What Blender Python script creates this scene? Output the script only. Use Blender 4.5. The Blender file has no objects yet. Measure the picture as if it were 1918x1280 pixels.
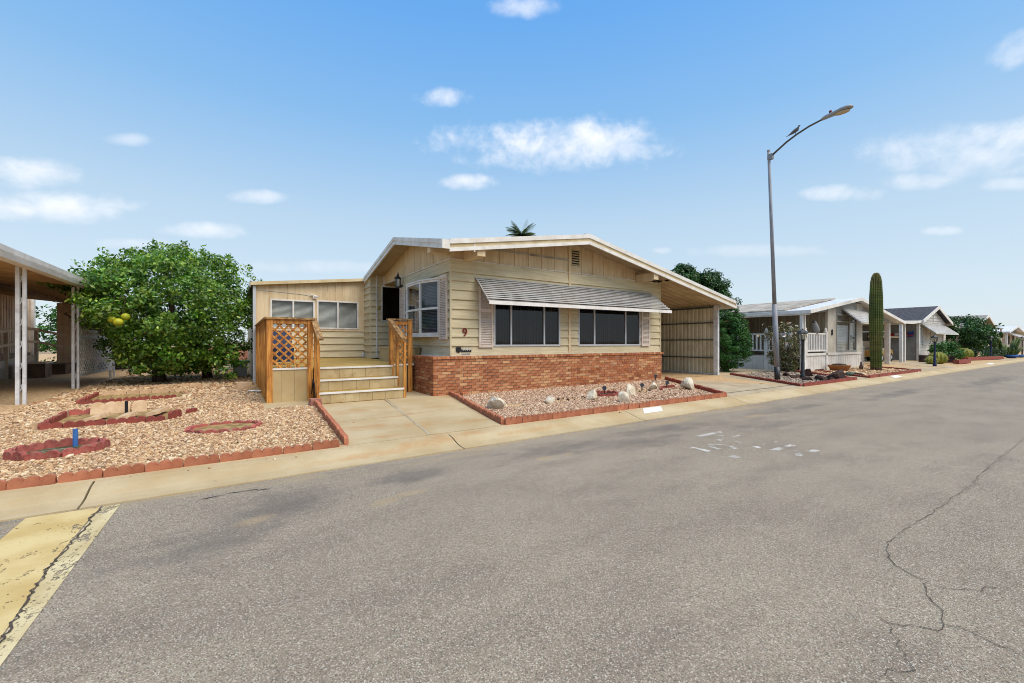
import bpy, bmesh, math, random
import numpy as np
from mathutils import Vector, Matrix
R = math.radians
scene = bpy.context.scene
COL = scene.collection
random.seed(7)
RNG = np.random.default_rng(7)

# ------------------------------------------------------------------ camera
TH = math.atan((2150.0 - 959.0) / 785.0)          # angle of the street (+X) from the view axis
cam = bpy.data.cameras.new('camera')
cam.sensor_width = 36.0
cam.lens = 785.0 / 1918.0 * 36.0
cam.shift_y = 0.0005
cam.clip_start = 0.05
cam.clip_end = 6000
camo = bpy.data.objects.new('camera', cam)
COL.objects.link(camo)
camo.location = (0, 0, 1.35)
camo.rotation_euler = (math.pi / 2, 0, -(math.pi / 2 - TH))
scene.camera = camo
VIEW = Vector((math.cos(TH), math.sin(TH), 0))
RIGHT = Vector((math.sin(TH), -math.cos(TH), 0))

def pixdir(px, py):                               # direction of a photograph pixel, used for the clouds only
    return (VIEW + RIGHT * ((px - 959) / 785) + Vector((0, 0, (641 - py) / 785))).normalized()

# ------------------------------------------------------------------ node helper
class NT:
    def __init__(self, tree):
        self.t = tree
        tree.nodes.clear()
    def n(self, typ, **kw):
        nd = self.t.nodes.new(typ)
        for k, v in kw.items():
            setattr(nd, k, v)
        return nd
    def l(self, a, b):
        self.t.links.new(a, b)
    def put(self, sock, v):
        if isinstance(v, bpy.types.NodeSocket):
            self.l(v, sock)
        else:
            sock.default_value = v
    def m(self, op, a, b=None, c=None, clamp=False):
        nd = self.n('ShaderNodeMath', operation=op, use_clamp=clamp)
        self.put(nd.inputs[0], a)
        if b is not None: self.put(nd.inputs[1], b)
        if c is not None: self.put(nd.inputs[2], c)
        return nd.outputs[0]
    def vm(self, op, a, b=None):
        nd = self.n('ShaderNodeVectorMath', operation=op)
        self.put(nd.inputs[0], a)
        if b is not None: self.put(nd.inputs[1], b)
        return nd.outputs['Value'] if op in ('DOT_PRODUCT', 'LENGTH') else nd.outputs[0]
    def mix(self, f, a, b, blend='MIX'):
        nd = self.n('ShaderNodeMix', data_type='RGBA', blend_type=blend)
        self.put(nd.inputs[0], f)
        self.put(nd.inputs[6], a if isinstance(a, bpy.types.NodeSocket) else (*a[:3], 1))
        self.put(nd.inputs[7], b if isinstance(b, bpy.types.NodeSocket) else (*b[:3], 1))
        return nd.outputs[2]
    def smooth(self, x, a, b, lo=0.0, hi=1.0):
        nd = self.n('ShaderNodeMapRange', interpolation_type='SMOOTHSTEP')
        self.put(nd.inputs[0], x)
        nd.inputs[1].default_value = a; nd.inputs[2].default_value = b
        nd.inputs[3].default_value = lo; nd.inputs[4].default_value = hi
        return nd.outputs[0]
    def noise(self, vec, scale, detail=5, rough=.55, dist=0.0):
        nd = self.n('ShaderNodeTexNoise')
        if vec is not None: self.l(vec, nd.inputs['Vector'])
        nd.inputs['Scale'].default_value = scale
        nd.inputs['Detail'].default_value = detail
        nd.inputs['Roughness'].default_value = rough
        nd.inputs['Distortion'].default_value = dist
        return nd.outputs['Fac']
    def mapping(self, vec, scale=(1, 1, 1), rot=(0, 0, 0), loc=(0, 0, 0)):
        nd = self.n('ShaderNodeMapping')
        self.l(vec, nd.inputs[0])
        nd.inputs['Scale'].default_value = scale
        nd.inputs['Rotation'].default_value = rot
        nd.inputs['Location'].default_value = loc
        return nd.outputs[0]
    def bump(self, h, strength=.3, dist=.01, normal=None):
        nd = self.n('ShaderNodeBump')
        nd.inputs['Strength'].default_value = strength
        nd.inputs['Distance'].default_value = dist
        self.l(h, nd.inputs['Height'])
        if normal is not None: self.l(normal, nd.inputs['Normal'])
        return nd.outputs[0]

# ------------------------------------------------------------------ sky, sun, exposure
SUN_EL, SUN_AZ = 57.0, 292.0      # compass-like angle of the sun's place, measured from +X anticlockwise
SKY_STRENGTH = 0.083
world = bpy.data.worlds.new('World')
scene.world = world
world.use_nodes = True
w = NT(world.node_tree)
wo = w.n('ShaderNodeOutputWorld')
bg = w.n('ShaderNodeBackground')
bg.inputs['Strength'].default_value = SKY_STRENGTH
w.l(bg.outputs[0], wo.inputs[0])
sky = w.n('ShaderNodeTexSky', sky_type='NISHITA')
sky.sun_disc = False
sky.sun_elevation = R(SUN_EL)
sky.sun_rotation = R(90 - SUN_AZ)
sky.altitude = 300
sky.air_density = 1.0
sky.dust_density = 1.2
sky.ozone_density = 1.4
tc = w.n('ShaderNodeTexCoord')
D = tc.outputs['Generated']
sep = w.n('ShaderNodeSeparateXYZ'); w.l(D, sep.inputs[0])
# clear-sky colour: the Nishita sky, lifted towards a pale even blue as in thin high haze
elev = sep.outputs['Z']
grad = w.n('ShaderNodeValToRGB')
w.l(w.m('MAXIMUM', elev, 0.0), grad.inputs[0])
er = grad.color_ramp.elements
er[0].position = 0.0; er[0].color = (6.3, 7.0, 7.5, 1)
er[1].position = 0.62; er[1].color = (1.25, 3.75, 8.0, 1)
for p, c in ((0.10, (5.7, 6.8, 7.6, 1)), (0.26, (4.55, 6.15, 7.6, 1)), (0.45, (2.3, 4.7, 7.8, 1))):
    e_ = er.new(p); e_.color = c
base = w.mix(0.8, sky.outputs[0], grad.outputs[0])
# clouds
nz = w.noise(w.mapping(D, (1, 1, 1.35)), 11.0, 5, .6, .25)
nz2 = w.noise(w.mapping(D, (1, 1, 1.2)), 30.0, 3, .6, .0)
nn = w.m('ADD', w.m('MULTIPLY', nz, .7), w.m('MULTIPLY', nz2, .3))
clouds = [(1030, 272, 230, 56, 1.0), (1130, 268, 130, 48, .95), (828, 183, 60, 22, .75), (880, 341, 58, 17, .75), (52, 322, 110, 36, .95),
          (120, 388, 150, 34, .95), (385, 432, 85, 17, .6), (1790, 283, 270, 55, .8), (1880, 262, 140, 42, .9), (1575, 362, 90, 18, .65),
          (985, 14, 70, 24, .6), (1898, 92, 55, 40, .6), (240, 262, 50, 13, .4), (485, 368, 60, 15, .5), (1722, 338, 90, 20, .5),
          (1765, 433, 40, 10, .5), (262, 457, 80, 12, .4), 
          (1890, 345, 70, 16, .45), (1400, 470, 150, 14, .3), (600, 500, 160, 14, .3), (1240, 470, 24, 8, .4)]
mask = None; low = None
for (cx, cy, rx, ry, op) in clouds:
    c = pixdir(cx, cy)
    rx_, ry_ = (pixdir(cx + rx, cy) - c).length, (pixdir(cx, cy - ry) - c).length
    a = (RIGHT - c * RIGHT.dot(c)).normalized()
    b = a.cross(c).normalized()
    if b.z < 0: b = -b
    dv = w.vm('SUBTRACT', D, tuple(c))
    u = w.m('DIVIDE', w.vm('DOT_PRODUCT', dv, tuple(a)), rx_)
    v = w.m('DIVIDE', w.vm('DOT_PRODUCT', dv, tuple(b)), ry_)
    # flat-bottomed: the lower half falls off faster
    v2 = w.m('MULTIPLY', v, v)
    r2 = w.m('ADD', w.m('MULTIPLY', u, u), v2)
    side = w.m('GREATER_THAN', w.vm('DOT_PRODUCT', D, tuple(c)), 0.0)
    dens = w.m('ADD', w.m('SUBTRACT', .95, r2), w.m('MULTIPLY', w.m('SUBTRACT', nn, .5), 3.6))
    mk_ = w.m('MULTIPLY', w.m('MULTIPLY', w.smooth(dens, -.15, 1.7), side), op)
    mask = mk_ if mask is None else w.m('MAXIMUM', mask, mk_)
    lw = w.m('MULTIPLY', w.smooth(v, .5, -1.0), mk_)
    low = lw if low is None else w.m('MAXIMUM', low, lw)
# the same kind of small clouds scattered over the rest of the sky
den = w.m('ADD', w.m('MAXIMUM', elev, 0.0), .25)
comb = w.n('ShaderNodeCombineXYZ')
w.l(w.m('DIVIDE', sep.outputs[0], den), comb.inputs[0]); w.l(w.m('DIVIDE', sep.outputs[1], den), comb.inputs[1])
gen = w.smooth(w.noise(comb.outputs[0], 1.9, 4, .6), .60, .78, 0, .5)
fwd = w.smooth(w.vm('DOT_PRODUCT', D, tuple(VIEW)), .35, .6, 1, 0)
gen = w.m('MULTIPLY', gen, fwd)
mask = w.m('MAXIMUM', mask, gen)
ccol = w.mix(w.m('MULTIPLY', low, .8, clamp=True), (8.9, 8.9, 9.1), (6.9, 7.5, 8.5))
col = w.mix(mask, base, ccol)
w.l(col, bg.inputs['Color'])
world.cycles.sampling_method = 'MANUAL'
world.cycles.sample_map_resolution = 256

sl = bpy.data.lights.new('sun', 'SUN')
sl.energy = 3.0
sl.angle = R(55)
sl.color = (1.0, .90, .76)
so = bpy.data.objects.new('sun', sl)
COL.objects.link(so)
sdir = Vector((math.cos(R(SUN_AZ)) * math.cos(R(SUN_EL)), math.sin(R(SUN_AZ)) * math.cos(R(SUN_EL)), math.sin(R(SUN_EL))))
so.rotation_euler = sdir.to_track_quat('Z', 'Y').to_euler()
so.location = sdir * 60

vs = scene.view_settings
vs.view_transform = 'Standard'
vs.look = 'None'
vs.gamma = 1
vs.use_curve_mapping = False
vs.exposure = 0.6
scene.render.engine = 'CYCLES'
scene.cycles.max_bounces = 6
scene.cycles.transparent_max_bounces = 12
scene.cycles.caustics_reflective = False
scene.cycles.caustics_refractive = False
scene.cycles.use_denoising = True
scene.cycles.filter_width = 1.0

# ------------------------------------------------------------------ materials
def lin(r, g, b, k=1.0):
    f = lambda c: ((c / 255) / 12.92 if c / 255 <= .04045 else ((c / 255 + .055) / 1.055) ** 2.4) * k
    return (f(r), f(g), f(b))
MATS = {}
def rnd_value(t, rand, island=True):
    oi = t.n('ShaderNodeObjectInfo').outputs['Random']
    v = oi
    if island:
        ge = t.n('ShaderNodeNewGeometry').outputs['Random Per Island']
        v = t.m('FRACT', t.m('ADD', oi, t.m('MULTIPLY', ge, 7.31)))
    return v
def mk(name, c1, c2=None, scale=5, detail=6, rough=.7, bump=0.0, bscale=60, stretch=(1, 1, 1), rand=0.0, spec=.3, metal=0.0,
       dirt=None, dirt_amt=.5, dirt_scale=2.0, lo=.35, hi=.65, bdist=.006, pal=None):
    m_ = bpy.data.materials.new(name)
    m_.use_nodes = True
    t = NT(m_.node_tree)
    out = t.n('ShaderNodeOutputMaterial')
    p = t.n('ShaderNodeBsdfPrincipled')
    t.l(p.outputs[0], out.inputs[0])
    p.inputs['Roughness'].default_value = rough
    p.inputs['Metallic'].default_value = metal
    p.inputs['Specular IOR Level'].default_value = spec
    co = t.n('ShaderNodeTexCoord').outputs['Object']
    mp = t.mapping(co, stretch)
    c2 = c2 or tuple(x * .82 for x in c1)
    f = t.smooth(t.noise(mp, scale, detail), lo, hi)
    c = t.mix(f, c1, c2)
    if pal:
        rv = rnd_value(t, 1)
        rp = t.n('ShaderNodeValToRGB'); rp.color_ramp.interpolation = 'LINEAR'
        t.l(rv, rp.inputs[0])
        els = rp.color_ramp.elements
        for i, cc in enumerate(pal):
            pos = i / (len(pal) - 1)
            if i == 0: els[0].position = 0; els[0].color = (*cc, 1)
            elif i == len(pal) - 1: els[-1].position = 1; els[-1].color = (*cc, 1)
            else:
                q = els.new(pos); q.color = (*cc, 1)
        mul = t.mix(f, (1, 1, 1), tuple(min(1, b / max(a, 1e-4)) for a, b in zip(c1, c2)))
        c = t.mix(1.0, rp.outputs[0], mul, 'MULTIPLY')
    if rand:
        rv = rnd_value(t, rand)
        k = t.m('ADD', 1 - rand, t.m('MULTIPLY', rv, 2 * rand))
        hs = t.n('ShaderNodeHueSaturation')
        t.l(k, hs.inputs['Value']); t.l(c, hs.inputs['Color'])
        c = hs.outputs[0]
    if dirt:
        dm = t.m('MULTIPLY', t.smooth(t.noise(co, dirt_scale, 8, .65), .48, .72), dirt_amt)
        c = t.mix(dm, c, dirt)
    t.l(c, p.inputs['Base Color'])
    if bump:
        h = t.noise(t.mapping(co, stretch), bscale, 4, .6)
        t.l(t.bump(h, bump, bdist), p.inputs['Normal'])
    MATS[name] = m_
    return m_
def plain(name, c, rough=.6, spec=.3, metal=0, rand=0.0):
    return mk(name, c, tuple(x * .93 for x in c), 9, 3, rough, spec=spec, metal=metal, rand=rand)
def glass(name, tint, refl=.9, rough=.015):
    m_ = bpy.data.materials.new(name); m_.use_nodes = True
    t = NT(m_.node_tree)
    out = t.n('ShaderNodeOutputMaterial'); mx = t.n('ShaderNodeMixShader')
    tr = t.n('ShaderNodeBsdfTransparent'); tr.inputs[0].default_value = (*tint, 1)
    gl = t.n('ShaderNodeBsdfGlossy'); gl.inputs['Roughness'].default_value = rough; gl.inputs[0].default_value = (refl, refl, refl, 1)
    ge = t.n('ShaderNodeNewGeometry'); cs = t.m('ABSOLUTE', t.vm('DOT_PRODUCT', ge.outputs['Normal'], ge.outputs['Incoming']))
    fr_ = t.m('ADD', .06, t.m('MULTIPLY', .94, t.m('POWER', t.m('SUBTRACT', 1.0, cs, clamp=True), 5.0)))
    co = t.n('ShaderNodeTexCoord').outputs['Object']
    nrm = t.bump(t.noise(co, 1.3, 2), .08, .02)
    t.l(nrm, gl.inputs['Normal'])
    t.l(fr_, mx.inputs[0]); t.l(tr.outputs[0], mx.inputs[1]); t.l(gl.outputs[0], mx.inputs[2]); t.l(mx.outputs[0], out.inputs[0])
    MATS[name] = m_
    return m_
def leafmat(name, pal, rough=.45, trans=.25):
    m_ = bpy.data.materials.new(name); m_.use_nodes = True
    t = NT(m_.node_tree)
    out = t.n('ShaderNodeOutputMaterial'); p = t.n('ShaderNodeBsdfPrincipled')
    p.inputs['Roughness'].default_value = rough
    p.inputs['Specular IOR Level'].default_value = .45
    rp = t.n('ShaderNodeValToRGB'); t.l(rnd_value(t, 1), rp.inputs[0])
    els = rp.color_ramp.elements
    for i, cc in enumerate(pal):
        if i == 0: els[0].position = 0; els[0].color = (*cc, 1)
        elif i == len(pal) - 1: els[-1].position = 1; els[-1].color = (*cc, 1)
        else:
            q = els.new(i / (len(pal) - 1)); q.color = (*cc, 1)
    pc = t.n('ShaderNodeTexCoord').outputs['Object']
    vk = t.smooth(t.noise(pc, 1.5, 4, .6), .3, .7, .62, 1.3)
    hs = t.n('ShaderNodeHueSaturation'); t.l(vk, hs.inputs['Value']); t.l(rp.outputs[0], hs.inputs['Color'])
    t.l(t.smooth(t.noise(pc, 2.3, 3, .6), .3, .7, .475, .51), hs.inputs['Hue'])
    rp = hs
    t.l(rp.outputs[0], p.inputs['Base Color'])
    tl = t.n('ShaderNodeBsdfTranslucent')
    tcx = t.mix(1.0, rp.outputs[0], (1.1, 1.3, .5), 'MULTIPLY'); t.l(tcx, tl.inputs[0])
    mx = t.n('ShaderNodeMixShader'); mx.inputs[0].default_value = trans
    t.l(p.outputs[0], mx.inputs[1]); t.l(tl.outputs[0], mx.inputs[2]); t.l(mx.outputs[0], out.inputs[0])
    MATS[name] = m_
    return m_

# painted and plain surfaces
mk('siding', lin(220, 206, 170, .86), lin(206, 189, 152, .86), 3, 6, .62, .35, 40, (.5, .5, 9), .035, dirt=lin(150, 132, 98), dirt_amt=.25, dirt_scale=1.1)
mk('panel', lin(230, 208, 170, .86), lin(216, 190, 150, .86), 2.2, 6, .65, .25, 30, (6, 6, .5), .03, dirt=lin(170, 138, 95), dirt_amt=.4, dirt_scale=1.4)
mk('soffit', lin(196, 176, 144, .75), lin(180, 158, 126, .75), 3, 5, .7)
mk('white', lin(238, 234, 228, .86), lin(222, 217, 208, .86), 4, 6, .5, dirt=lin(176, 160, 140), dirt_amt=.35, dirt_scale=2.4)
mk('white_metal', lin(236, 236, 236, .85), lin(214, 214, 216, .85), 6, 5, .42, spec=.4, dirt=lin(150, 140, 130), dirt_amt=.3, dirt_scale=3)
mk('shutter', lin(232, 216, 200, .82), lin(220, 200, 182, .82), 5, 5, .6)
mk('rooftop', lin(206, 196, 180, .7), lin(170, 160, 145, .7), 2, 7, .8, .2, 30, dirt=lin(110, 95, 80), dirt_amt=.5)
mk('fascia_cream', lin(228, 210, 168, .8), lin(212, 190, 146, .8), 3, 6, .65, dirt=lin(150, 120, 80), dirt_amt=.4)
mk('carport_metal', lin(228, 218, 192, .85), lin(200, 188, 158, .85), 2, 6, .55, stretch=(1, 1, .2), dirt=lin(120, 105, 80), dirt_amt=.5)
mk('carport_pan', lin(212, 190, 154, .78), lin(190, 166, 130, .78), 2, 5, .6)
plain('steel_dark', lin(92, 92, 88, .8), .5)
mk('awning_metal', lin(214, 211, 206, .66), lin(192, 188, 182, .66), 4, 5, .42, spec=.4, dirt=lin(140, 130, 120), dirt_amt=.3)
plain('awning_gap_shade', lin(104, 98, 94, .8), .6)  # shade in the gaps between awning slats, put into the colour
plain('alum', lin(205, 206, 208, .8), .4, .5)
plain('black', (.012, .012, .014), .5)
plain('ironblack', (.02, .02, .022), .45, .5)
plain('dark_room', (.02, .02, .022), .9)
mk('brick', (.5, .5, .5), (.36, .35, .34), 30, 5, .85, .5, 90, rand=.10,
   pal=[lin(160, 92, 58, .86), lin(192, 118, 74, .86), lin(180, 106, 66, .86), lin(204, 134, 90, .86), lin(170, 98, 60, .86), lin(216, 166, 116, .86), lin(188, 112, 70, .86)], dirt=lin(206, 186, 160), dirt_amt=.32, dirt_scale=9)
mk('mortar', lin(150, 132, 112, .7), lin(116, 100, 84, .7), 20, 5, .95, .5, 120)
mk('wood', lin(220, 156, 76, .85), lin(164, 98, 38, .85), 3, 8, .55, .35, 50, (9, 9, .6), .16, dirt=lin(70, 42, 22), dirt_amt=.45, dirt_scale=3)
mk('wood_top', lin(190, 150, 96, .8), lin(126, 92, 56, .8), 3, 8, .7, .4, 50, (6, .8, 6), .08, dirt=lin(70, 55, 40), dirt_amt=.5, dirt_scale=4)
mk('deck_floor', lin(204, 172, 96, .72), lin(182, 146, 72, .72), 3, 7, .75, .2, 80, dirt=lin(128, 98, 48), dirt_amt=.5, dirt_scale=1.6)
mk('riser_tile', lin(216, 194, 148, .72), lin(200, 174, 126, .72), 3, 8, .6, .15, 40, rand=.05, dirt=lin(120, 94, 62), dirt_amt=.4, dirt_scale=7)
mk('deck_panel', lin(214, 188, 138, .72), lin(200, 170, 118, .72), 1.5, 6, .7, .12, 40, (1.5, 1.5, .8), .02, dirt=lin(150, 120, 80), dirt_amt=.3, dirt_scale=2.2)
mk('concrete', lin(220, 202, 170, .62), lin(200, 178, 142, .62), 1.6, 9, .85, .25, 160, dirt=lin(126, 106, 80), dirt_amt=.4, dirt_scale=3.5)
mk('slab_grey', lin(220, 198, 160, .85), lin(188, 162, 122, .85), .9, 8, .7, .15, 120, (.3, 2.2, 1))
mk('edging', lin(204, 132, 98, .7), lin(176, 104, 74, .7), 7, 7, .8, .4, 70, rand=.12, dirt=lin(110, 74, 56), dirt_amt=.4, dirt_scale=9)
mk('edging_red', lin(168, 84, 70, .74), lin(130, 58, 50, .74), 8, 7, .75, .4, 70, rand=.14, dirt=lin(196, 160, 130), dirt_amt=.35, dirt_scale=8)
mk('edging_worn', lin(190, 106, 94, .76), lin(144, 72, 64, .76), 9, 7, .85, .6, 60, rand=.15, dirt=lin(142, 134, 112), dirt_amt=.95, dirt_scale=7)
mk('edging_pale', lin(222, 190, 152, .8), lin(200, 164, 124, .8), 6, 6, .8, .3, 80, rand=.08)
mk('white_rock', lin(240, 230, 208, .80), lin(206, 190, 160, .76), 5, 8, .9, .8, 22, bdist=.02)
mk('dark_rock', lin(84, 60, 50, .8), lin(44, 34, 32, .8), 5, 8, .9, .9, 20, bdist=.02)
mk('green_rock', lin(128, 140, 122, .8), lin(70, 84, 72, .8), 9, 8, .9, .9, 20, bdist=.02)
mk('moss_dirt', lin(112, 104, 66, .7), lin(70, 68, 44, .7), 6, 8, .95, .8, 40, dirt=lin(206, 196, 176), dirt_amt=.5, dirt_scale=8)
mk('soil', lin(196, 164, 110, .7), lin(150, 120, 74, .7), 9, 8, .95, .8, 70)
mk('dark_soil', lin(90, 78, 60, .7), lin(50, 42, 34, .7), 9, 8, .95, .8, 70)
mk('gravel', (.5, .5, .5), (.42, .41, .40), 60, 4, .85, .3, 160,
   pal=[lin(240, 208, 160, .78), lin(216, 174, 126, .72), lin(248, 226, 188, .82), lin(190, 138, 100, .62), lin(232, 192, 146, .74), lin(150, 112, 80, .56), lin(242, 216, 178, .8), lin(206, 158, 114, .66), lin(180, 146, 112, .62)])
mk('gravel_pink', (.5, .5, .5), (.42, .41, .40), 60, 4, .85, .3, 160,
   pal=[lin(234, 204, 172, .74), lin(210, 168, 134, .68), lin(246, 224, 198, .8), lin(182, 132, 104, .6), lin(224, 186, 152, .72), lin(146, 108, 84, .56), lin(238, 210, 178, .76)])
mk('gravel_grey', (.5, .5, .5), (.42, .41, .40), 60, 4, .85, .3, 160,
   pal=[lin(196, 180, 158, .72), lin(150, 132, 116, .72), lin(216, 200, 176, .74), lin(110, 96, 86, .7), lin(186, 160, 136, .72)])
mk('gravel_base', lin(176, 138, 100, .6), lin(120, 90, 62, .6), 45, 6, .95, .9, 60)
mk('yard', lin(222, 190, 144, .8), lin(180, 144, 102, .8), 24, 9, .95, .9, 40)
mk('ground', lin(196, 172, 136, .65), lin(160, 136, 104, .65), .6, 9, .95)
mk('bark', lin(110, 92, 76, .7), lin(60, 48, 40, .7), 8, 8, .95, .8, 30, (4, 4, .6))
plain('pole_grey', lin(150, 152, 156, .75), .5, .4)
mk('pole_paint', lin(166, 170, 178, .72), lin(132, 138, 148, .72), 4, 7, .5, stretch=(6, 6, .5), dirt=lin(150, 110, 90), dirt_amt=.4, dirt_scale=1.6)
plain('number_red', lin(120, 34, 18, .9), .5)
plain('blue', lin(40, 84, 156, .8), .5)
plain('navy', lin(34, 48, 84, .8), .6)
plain('pipe_blue', lin(70, 120, 186, .8), .45)
mk('blind_white', lin(222, 220, 210, .8), lin(205, 200, 188, .8), 3, 3, .7)
mk('blind_grey', lin(170, 170, 172, .7), lin(130, 130, 134, .7), 3, 3, .8, rand=.25)
glass('glass', (.90, .92, .92), .8)
glass('glass_screen', (.21, .21, .23), .6, .03)
glass('glass_bow', (.66, .69, .70), .9)
glass('glass_clear', (.9, .88, .8))
leafmat('leaf_citrus', [lin(34, 74, 18), lin(78, 120, 34), lin(48, 94, 24), lin(128, 164, 62), lin(86, 130, 40), lin(104, 146, 50), lin(168, 190, 92)], .34, .3)
leafmat('leaf_dark', [lin(18, 52, 18), lin(40, 88, 30), lin(28, 70, 22), lin(66, 112, 44)], .45, .2)
leafmat('leaf_thuja', [lin(20, 58, 20), lin(48, 104, 30), lin(30, 78, 22), lin(76, 130, 44)], .6, .2)
leafmat('leaf_palm', [lin(40, 70, 30), lin(74, 104, 48), lin(96, 118, 66)], .45, .2)
leafmat('leaf_rose', [lin(52, 74, 40), lin(96, 104, 62), lin(120, 96, 70), lin(70, 92, 50), lin(110, 84, 60)], .6, .2)
leafmat('petal', [lin(232, 206, 196), lin(240, 226, 216), lin(214, 150, 140)], .6, .2)
leafmat('leaf_agave', [lin(46, 74, 52), lin(76, 104, 76), lin(58, 88, 60)], .5, .1)
mk('fruit', lin(196, 190, 44, .8), lin(150, 160, 36, .8), 5, 5, .45, .3, 90)
mk('cactus', lin(92, 112, 48, .75), lin(58, 80, 36, .75), 1.6, 7, .7, .3, 30, (1, 1, 2.2), dirt=lin(128, 120, 66), dirt_amt=.5, dirt_scale=1.2)
plain('spine', lin(198, 184, 128, .8), .7)
mk('barrel_cactus', lin(150, 148, 52, .8), lin(96, 110, 40, .8), 6, 6, .7)
plain('terracotta', lin(170, 112, 66, .8), .7)
plain('brass', lin(180, 150, 70, .8), .4)
mk('shingle_dark', lin(86, 86, 90, .8), lin(52, 52, 58, .8), 9, 7, .9, .5, 40, rand=.25)
mk('shingle_grey', lin(164, 160, 152, .8), lin(128, 124, 116, .8), 6, 7, .9, .4, 40, rand=.15)
mk('nb_cream', lin(214, 206, 190, .75), lin(196, 186, 168, .75), 2, 6, .6)
mk('nb_tan', lin(176, 162, 138, .7), lin(150, 136, 112, .7), 2, 6, .65, stretch=(5, 5, .4))
mk('nb_white', lin(230, 226, 218, .82), lin(212, 206, 196, .82), 2, 6, .6)
mk('nb_grey', lin(176, 174, 168, .7), lin(152, 150, 144, .7), 2, 6, .7)
mk('nb_beige', lin(216, 196, 162, .75), lin(196, 174, 140, .75), 2, 6, .7)
mk('brown_wall', lin(226, 200, 172, .88), lin(200, 168, 138, .88), 1.6, 7, .6, stretch=(4, 4, .3), dirt=lin(100, 72, 56), dirt_amt=.4)
mk('brown_pan', lin(196, 160, 116, .75), lin(166, 130, 92, .75), 2, 6, .6)
mk('dark_wood', lin(122, 96, 76, .8), lin(84, 66, 52, .8), 3, 7, .6)
mk('hand_rail', lin(232, 216, 194, .88), lin(212, 192, 166, .88), 3, 6, .6)
mk('block_pink', lin(198, 140, 122, .7), lin(170, 112, 96, .7), 3, 7, .9, .4, 50)
mk('tan_paint', lin(196, 160, 96, .8), lin(170, 132, 70, .8), 3, 5, .5)
plain('rubber', (.025, .025, .027), .8)
plain('flag_red', lin(190, 50, 52, .8), .8)
plain('flag_white', lin(236, 232, 228, .8), .8)
plain('flag_blue', lin(52, 72, 140, .8), .8)
plain('hose', lin(60, 130, 96, .8), .5)
plain('dove', lin(122, 116, 112, .7), .8)
plain('concrete_pale', lin(226, 220, 208, .8), .8)
plain('lamp_shell', lin(164, 168, 172, .75), .45, .5)

def special(name):
    m_ = bpy.data.materials.new(name); m_.use_nodes = True
    t = NT(m_.node_tree)
    out = t.n('ShaderNodeOutputMaterial'); p = t.n('ShaderNodeBsdfPrincipled')
    t.l(p.outputs[0], out.inputs[0])
    MATS[name] = m_
    return m_, t, p, t.n('ShaderNodeTexCoord').outputs['Object'], out
def ellipses(t, co, lst, wob, edge=(.0, .5)):
    """soft irregular blots at world places: (x, y, rx, ry, angle)"""
    sp = t.n('ShaderNodeSeparateXYZ'); t.l(co, sp.inputs[0])
    tot = None
    for (x, y, rx, ry, an) in lst:
        c, s = math.cos(R(an)), math.sin(R(an))
        dx = t.m('SUBTRACT', sp.outputs[0], x); dy = t.m('SUBTRACT', sp.outputs[1], y)
        u = t.m('ADD', t.m('MULTIPLY', dx, c / rx), t.m('MULTIPLY', dy, s / rx))
        v = t.m('ADD', t.m('MULTIPLY', dx, -s / ry), t.m('MULTIPLY', dy, c / ry))
        d = t.m('SUBTRACT', 1.0, t.m('ADD', t.m('MULTIPLY', u, u), t.m('MULTIPLY', v, v)))
        k = t.smooth(t.m('ADD', d, wob), edge[0], edge[1])
        tot = k if tot is None else t.m('MAXIMUM', tot, k)
    return tot
# asphalt
m_, t, p, co, _ = special('asphalt')
big = t.smooth(t.noise(co, .35, 5), .35, .65)
mid = t.noise(t.mapping(co, (.6, 1.6, 1)), 1.6, 7, .6)
c = t.mix(big, lin(189, 175, 150, .63), lin(173, 160, 137, .63))
c = t.mix(t.smooth(mid, .4, .7), c, lin(160, 147, 127, .63))
vo = t.n('ShaderNodeTexVoronoi'); t.l(co, vo.inputs['Vector']); vo.inputs['Scale'].default_value = 195
vo.inputs['Randomness'].default_value = 1
spk = t.n('ShaderNodeSeparateColor'); t.l(vo.outputs['Color'], spk.inputs[0])
c = t.mix(t.m('MULTIPLY', t.smooth(spk.outputs[0], .68, .95), .6), c, lin(236, 226, 208, .8))
c = t.mix(t.m('MULTIPLY', t.smooth(spk.outputs[1], .6, .9), .74), c, lin(92, 86, 78, .7))
c = t.mix(t.m('MULTIPLY', t.smooth(spk.outputs[2], .7, 1.0), .45), c, lin(176, 140, 122, .7))
fine = t.noise(co, 320, 3, .7)
c = t.mix(t.smooth(fine, .50, .74), c, lin(104, 96, 88, .7))
wob = t.m('MULTIPLY', t.m('SUBTRACT', t.noise(t.mapping(co, (.7, 1.5, 1)), 2.4, 7, .65), .5), 3.2)
dark = ellipses(t, co, [(3.6, 4.05, 1.3, .35, -12), (4.6, 3.75, 1.1, .3, -8), (.35, 3.95, .8, .4, 10), (5.6, 4.1, 1.6, .3, -5), (-.2, 3.4, .6, .4, 20),
                        (1.6, 4.1, .9, .25, 0), (9.2, 4.0, 2.6, .25, -3), (14.5, 3.6, 3.5, .3, 0), (22, 3.0, 5, .5, 0), (7.2, 3.4, 1.3, .25, -6)], wob, (.0, 1.4))
c = t.mix(t.m('MULTIPLY', dark, .5), c, lin(104, 97, 96, .6))
wob2 = t.m('MULTIPLY', t.m('SUBTRACT', t.noise(co, 7, 6, .65), .5), 1.2)
tan_ = ellipses(t, co, [(.12, 3.72, .17, .09, 15), (1.3, 3.62, .2, .08, 0), (1.05, 3.55, .2, .1, 20), (3.0, 3.85, .16, .1, 0), (3.35, 3.85, .12, .07, 0), (7.9, 3.95, .5, .12, 0), (6.2, 4.45, .9, .16, 0), (8.6, 4.5, 1.2, .1, 0)], wob2, (.0, .9))
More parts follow.
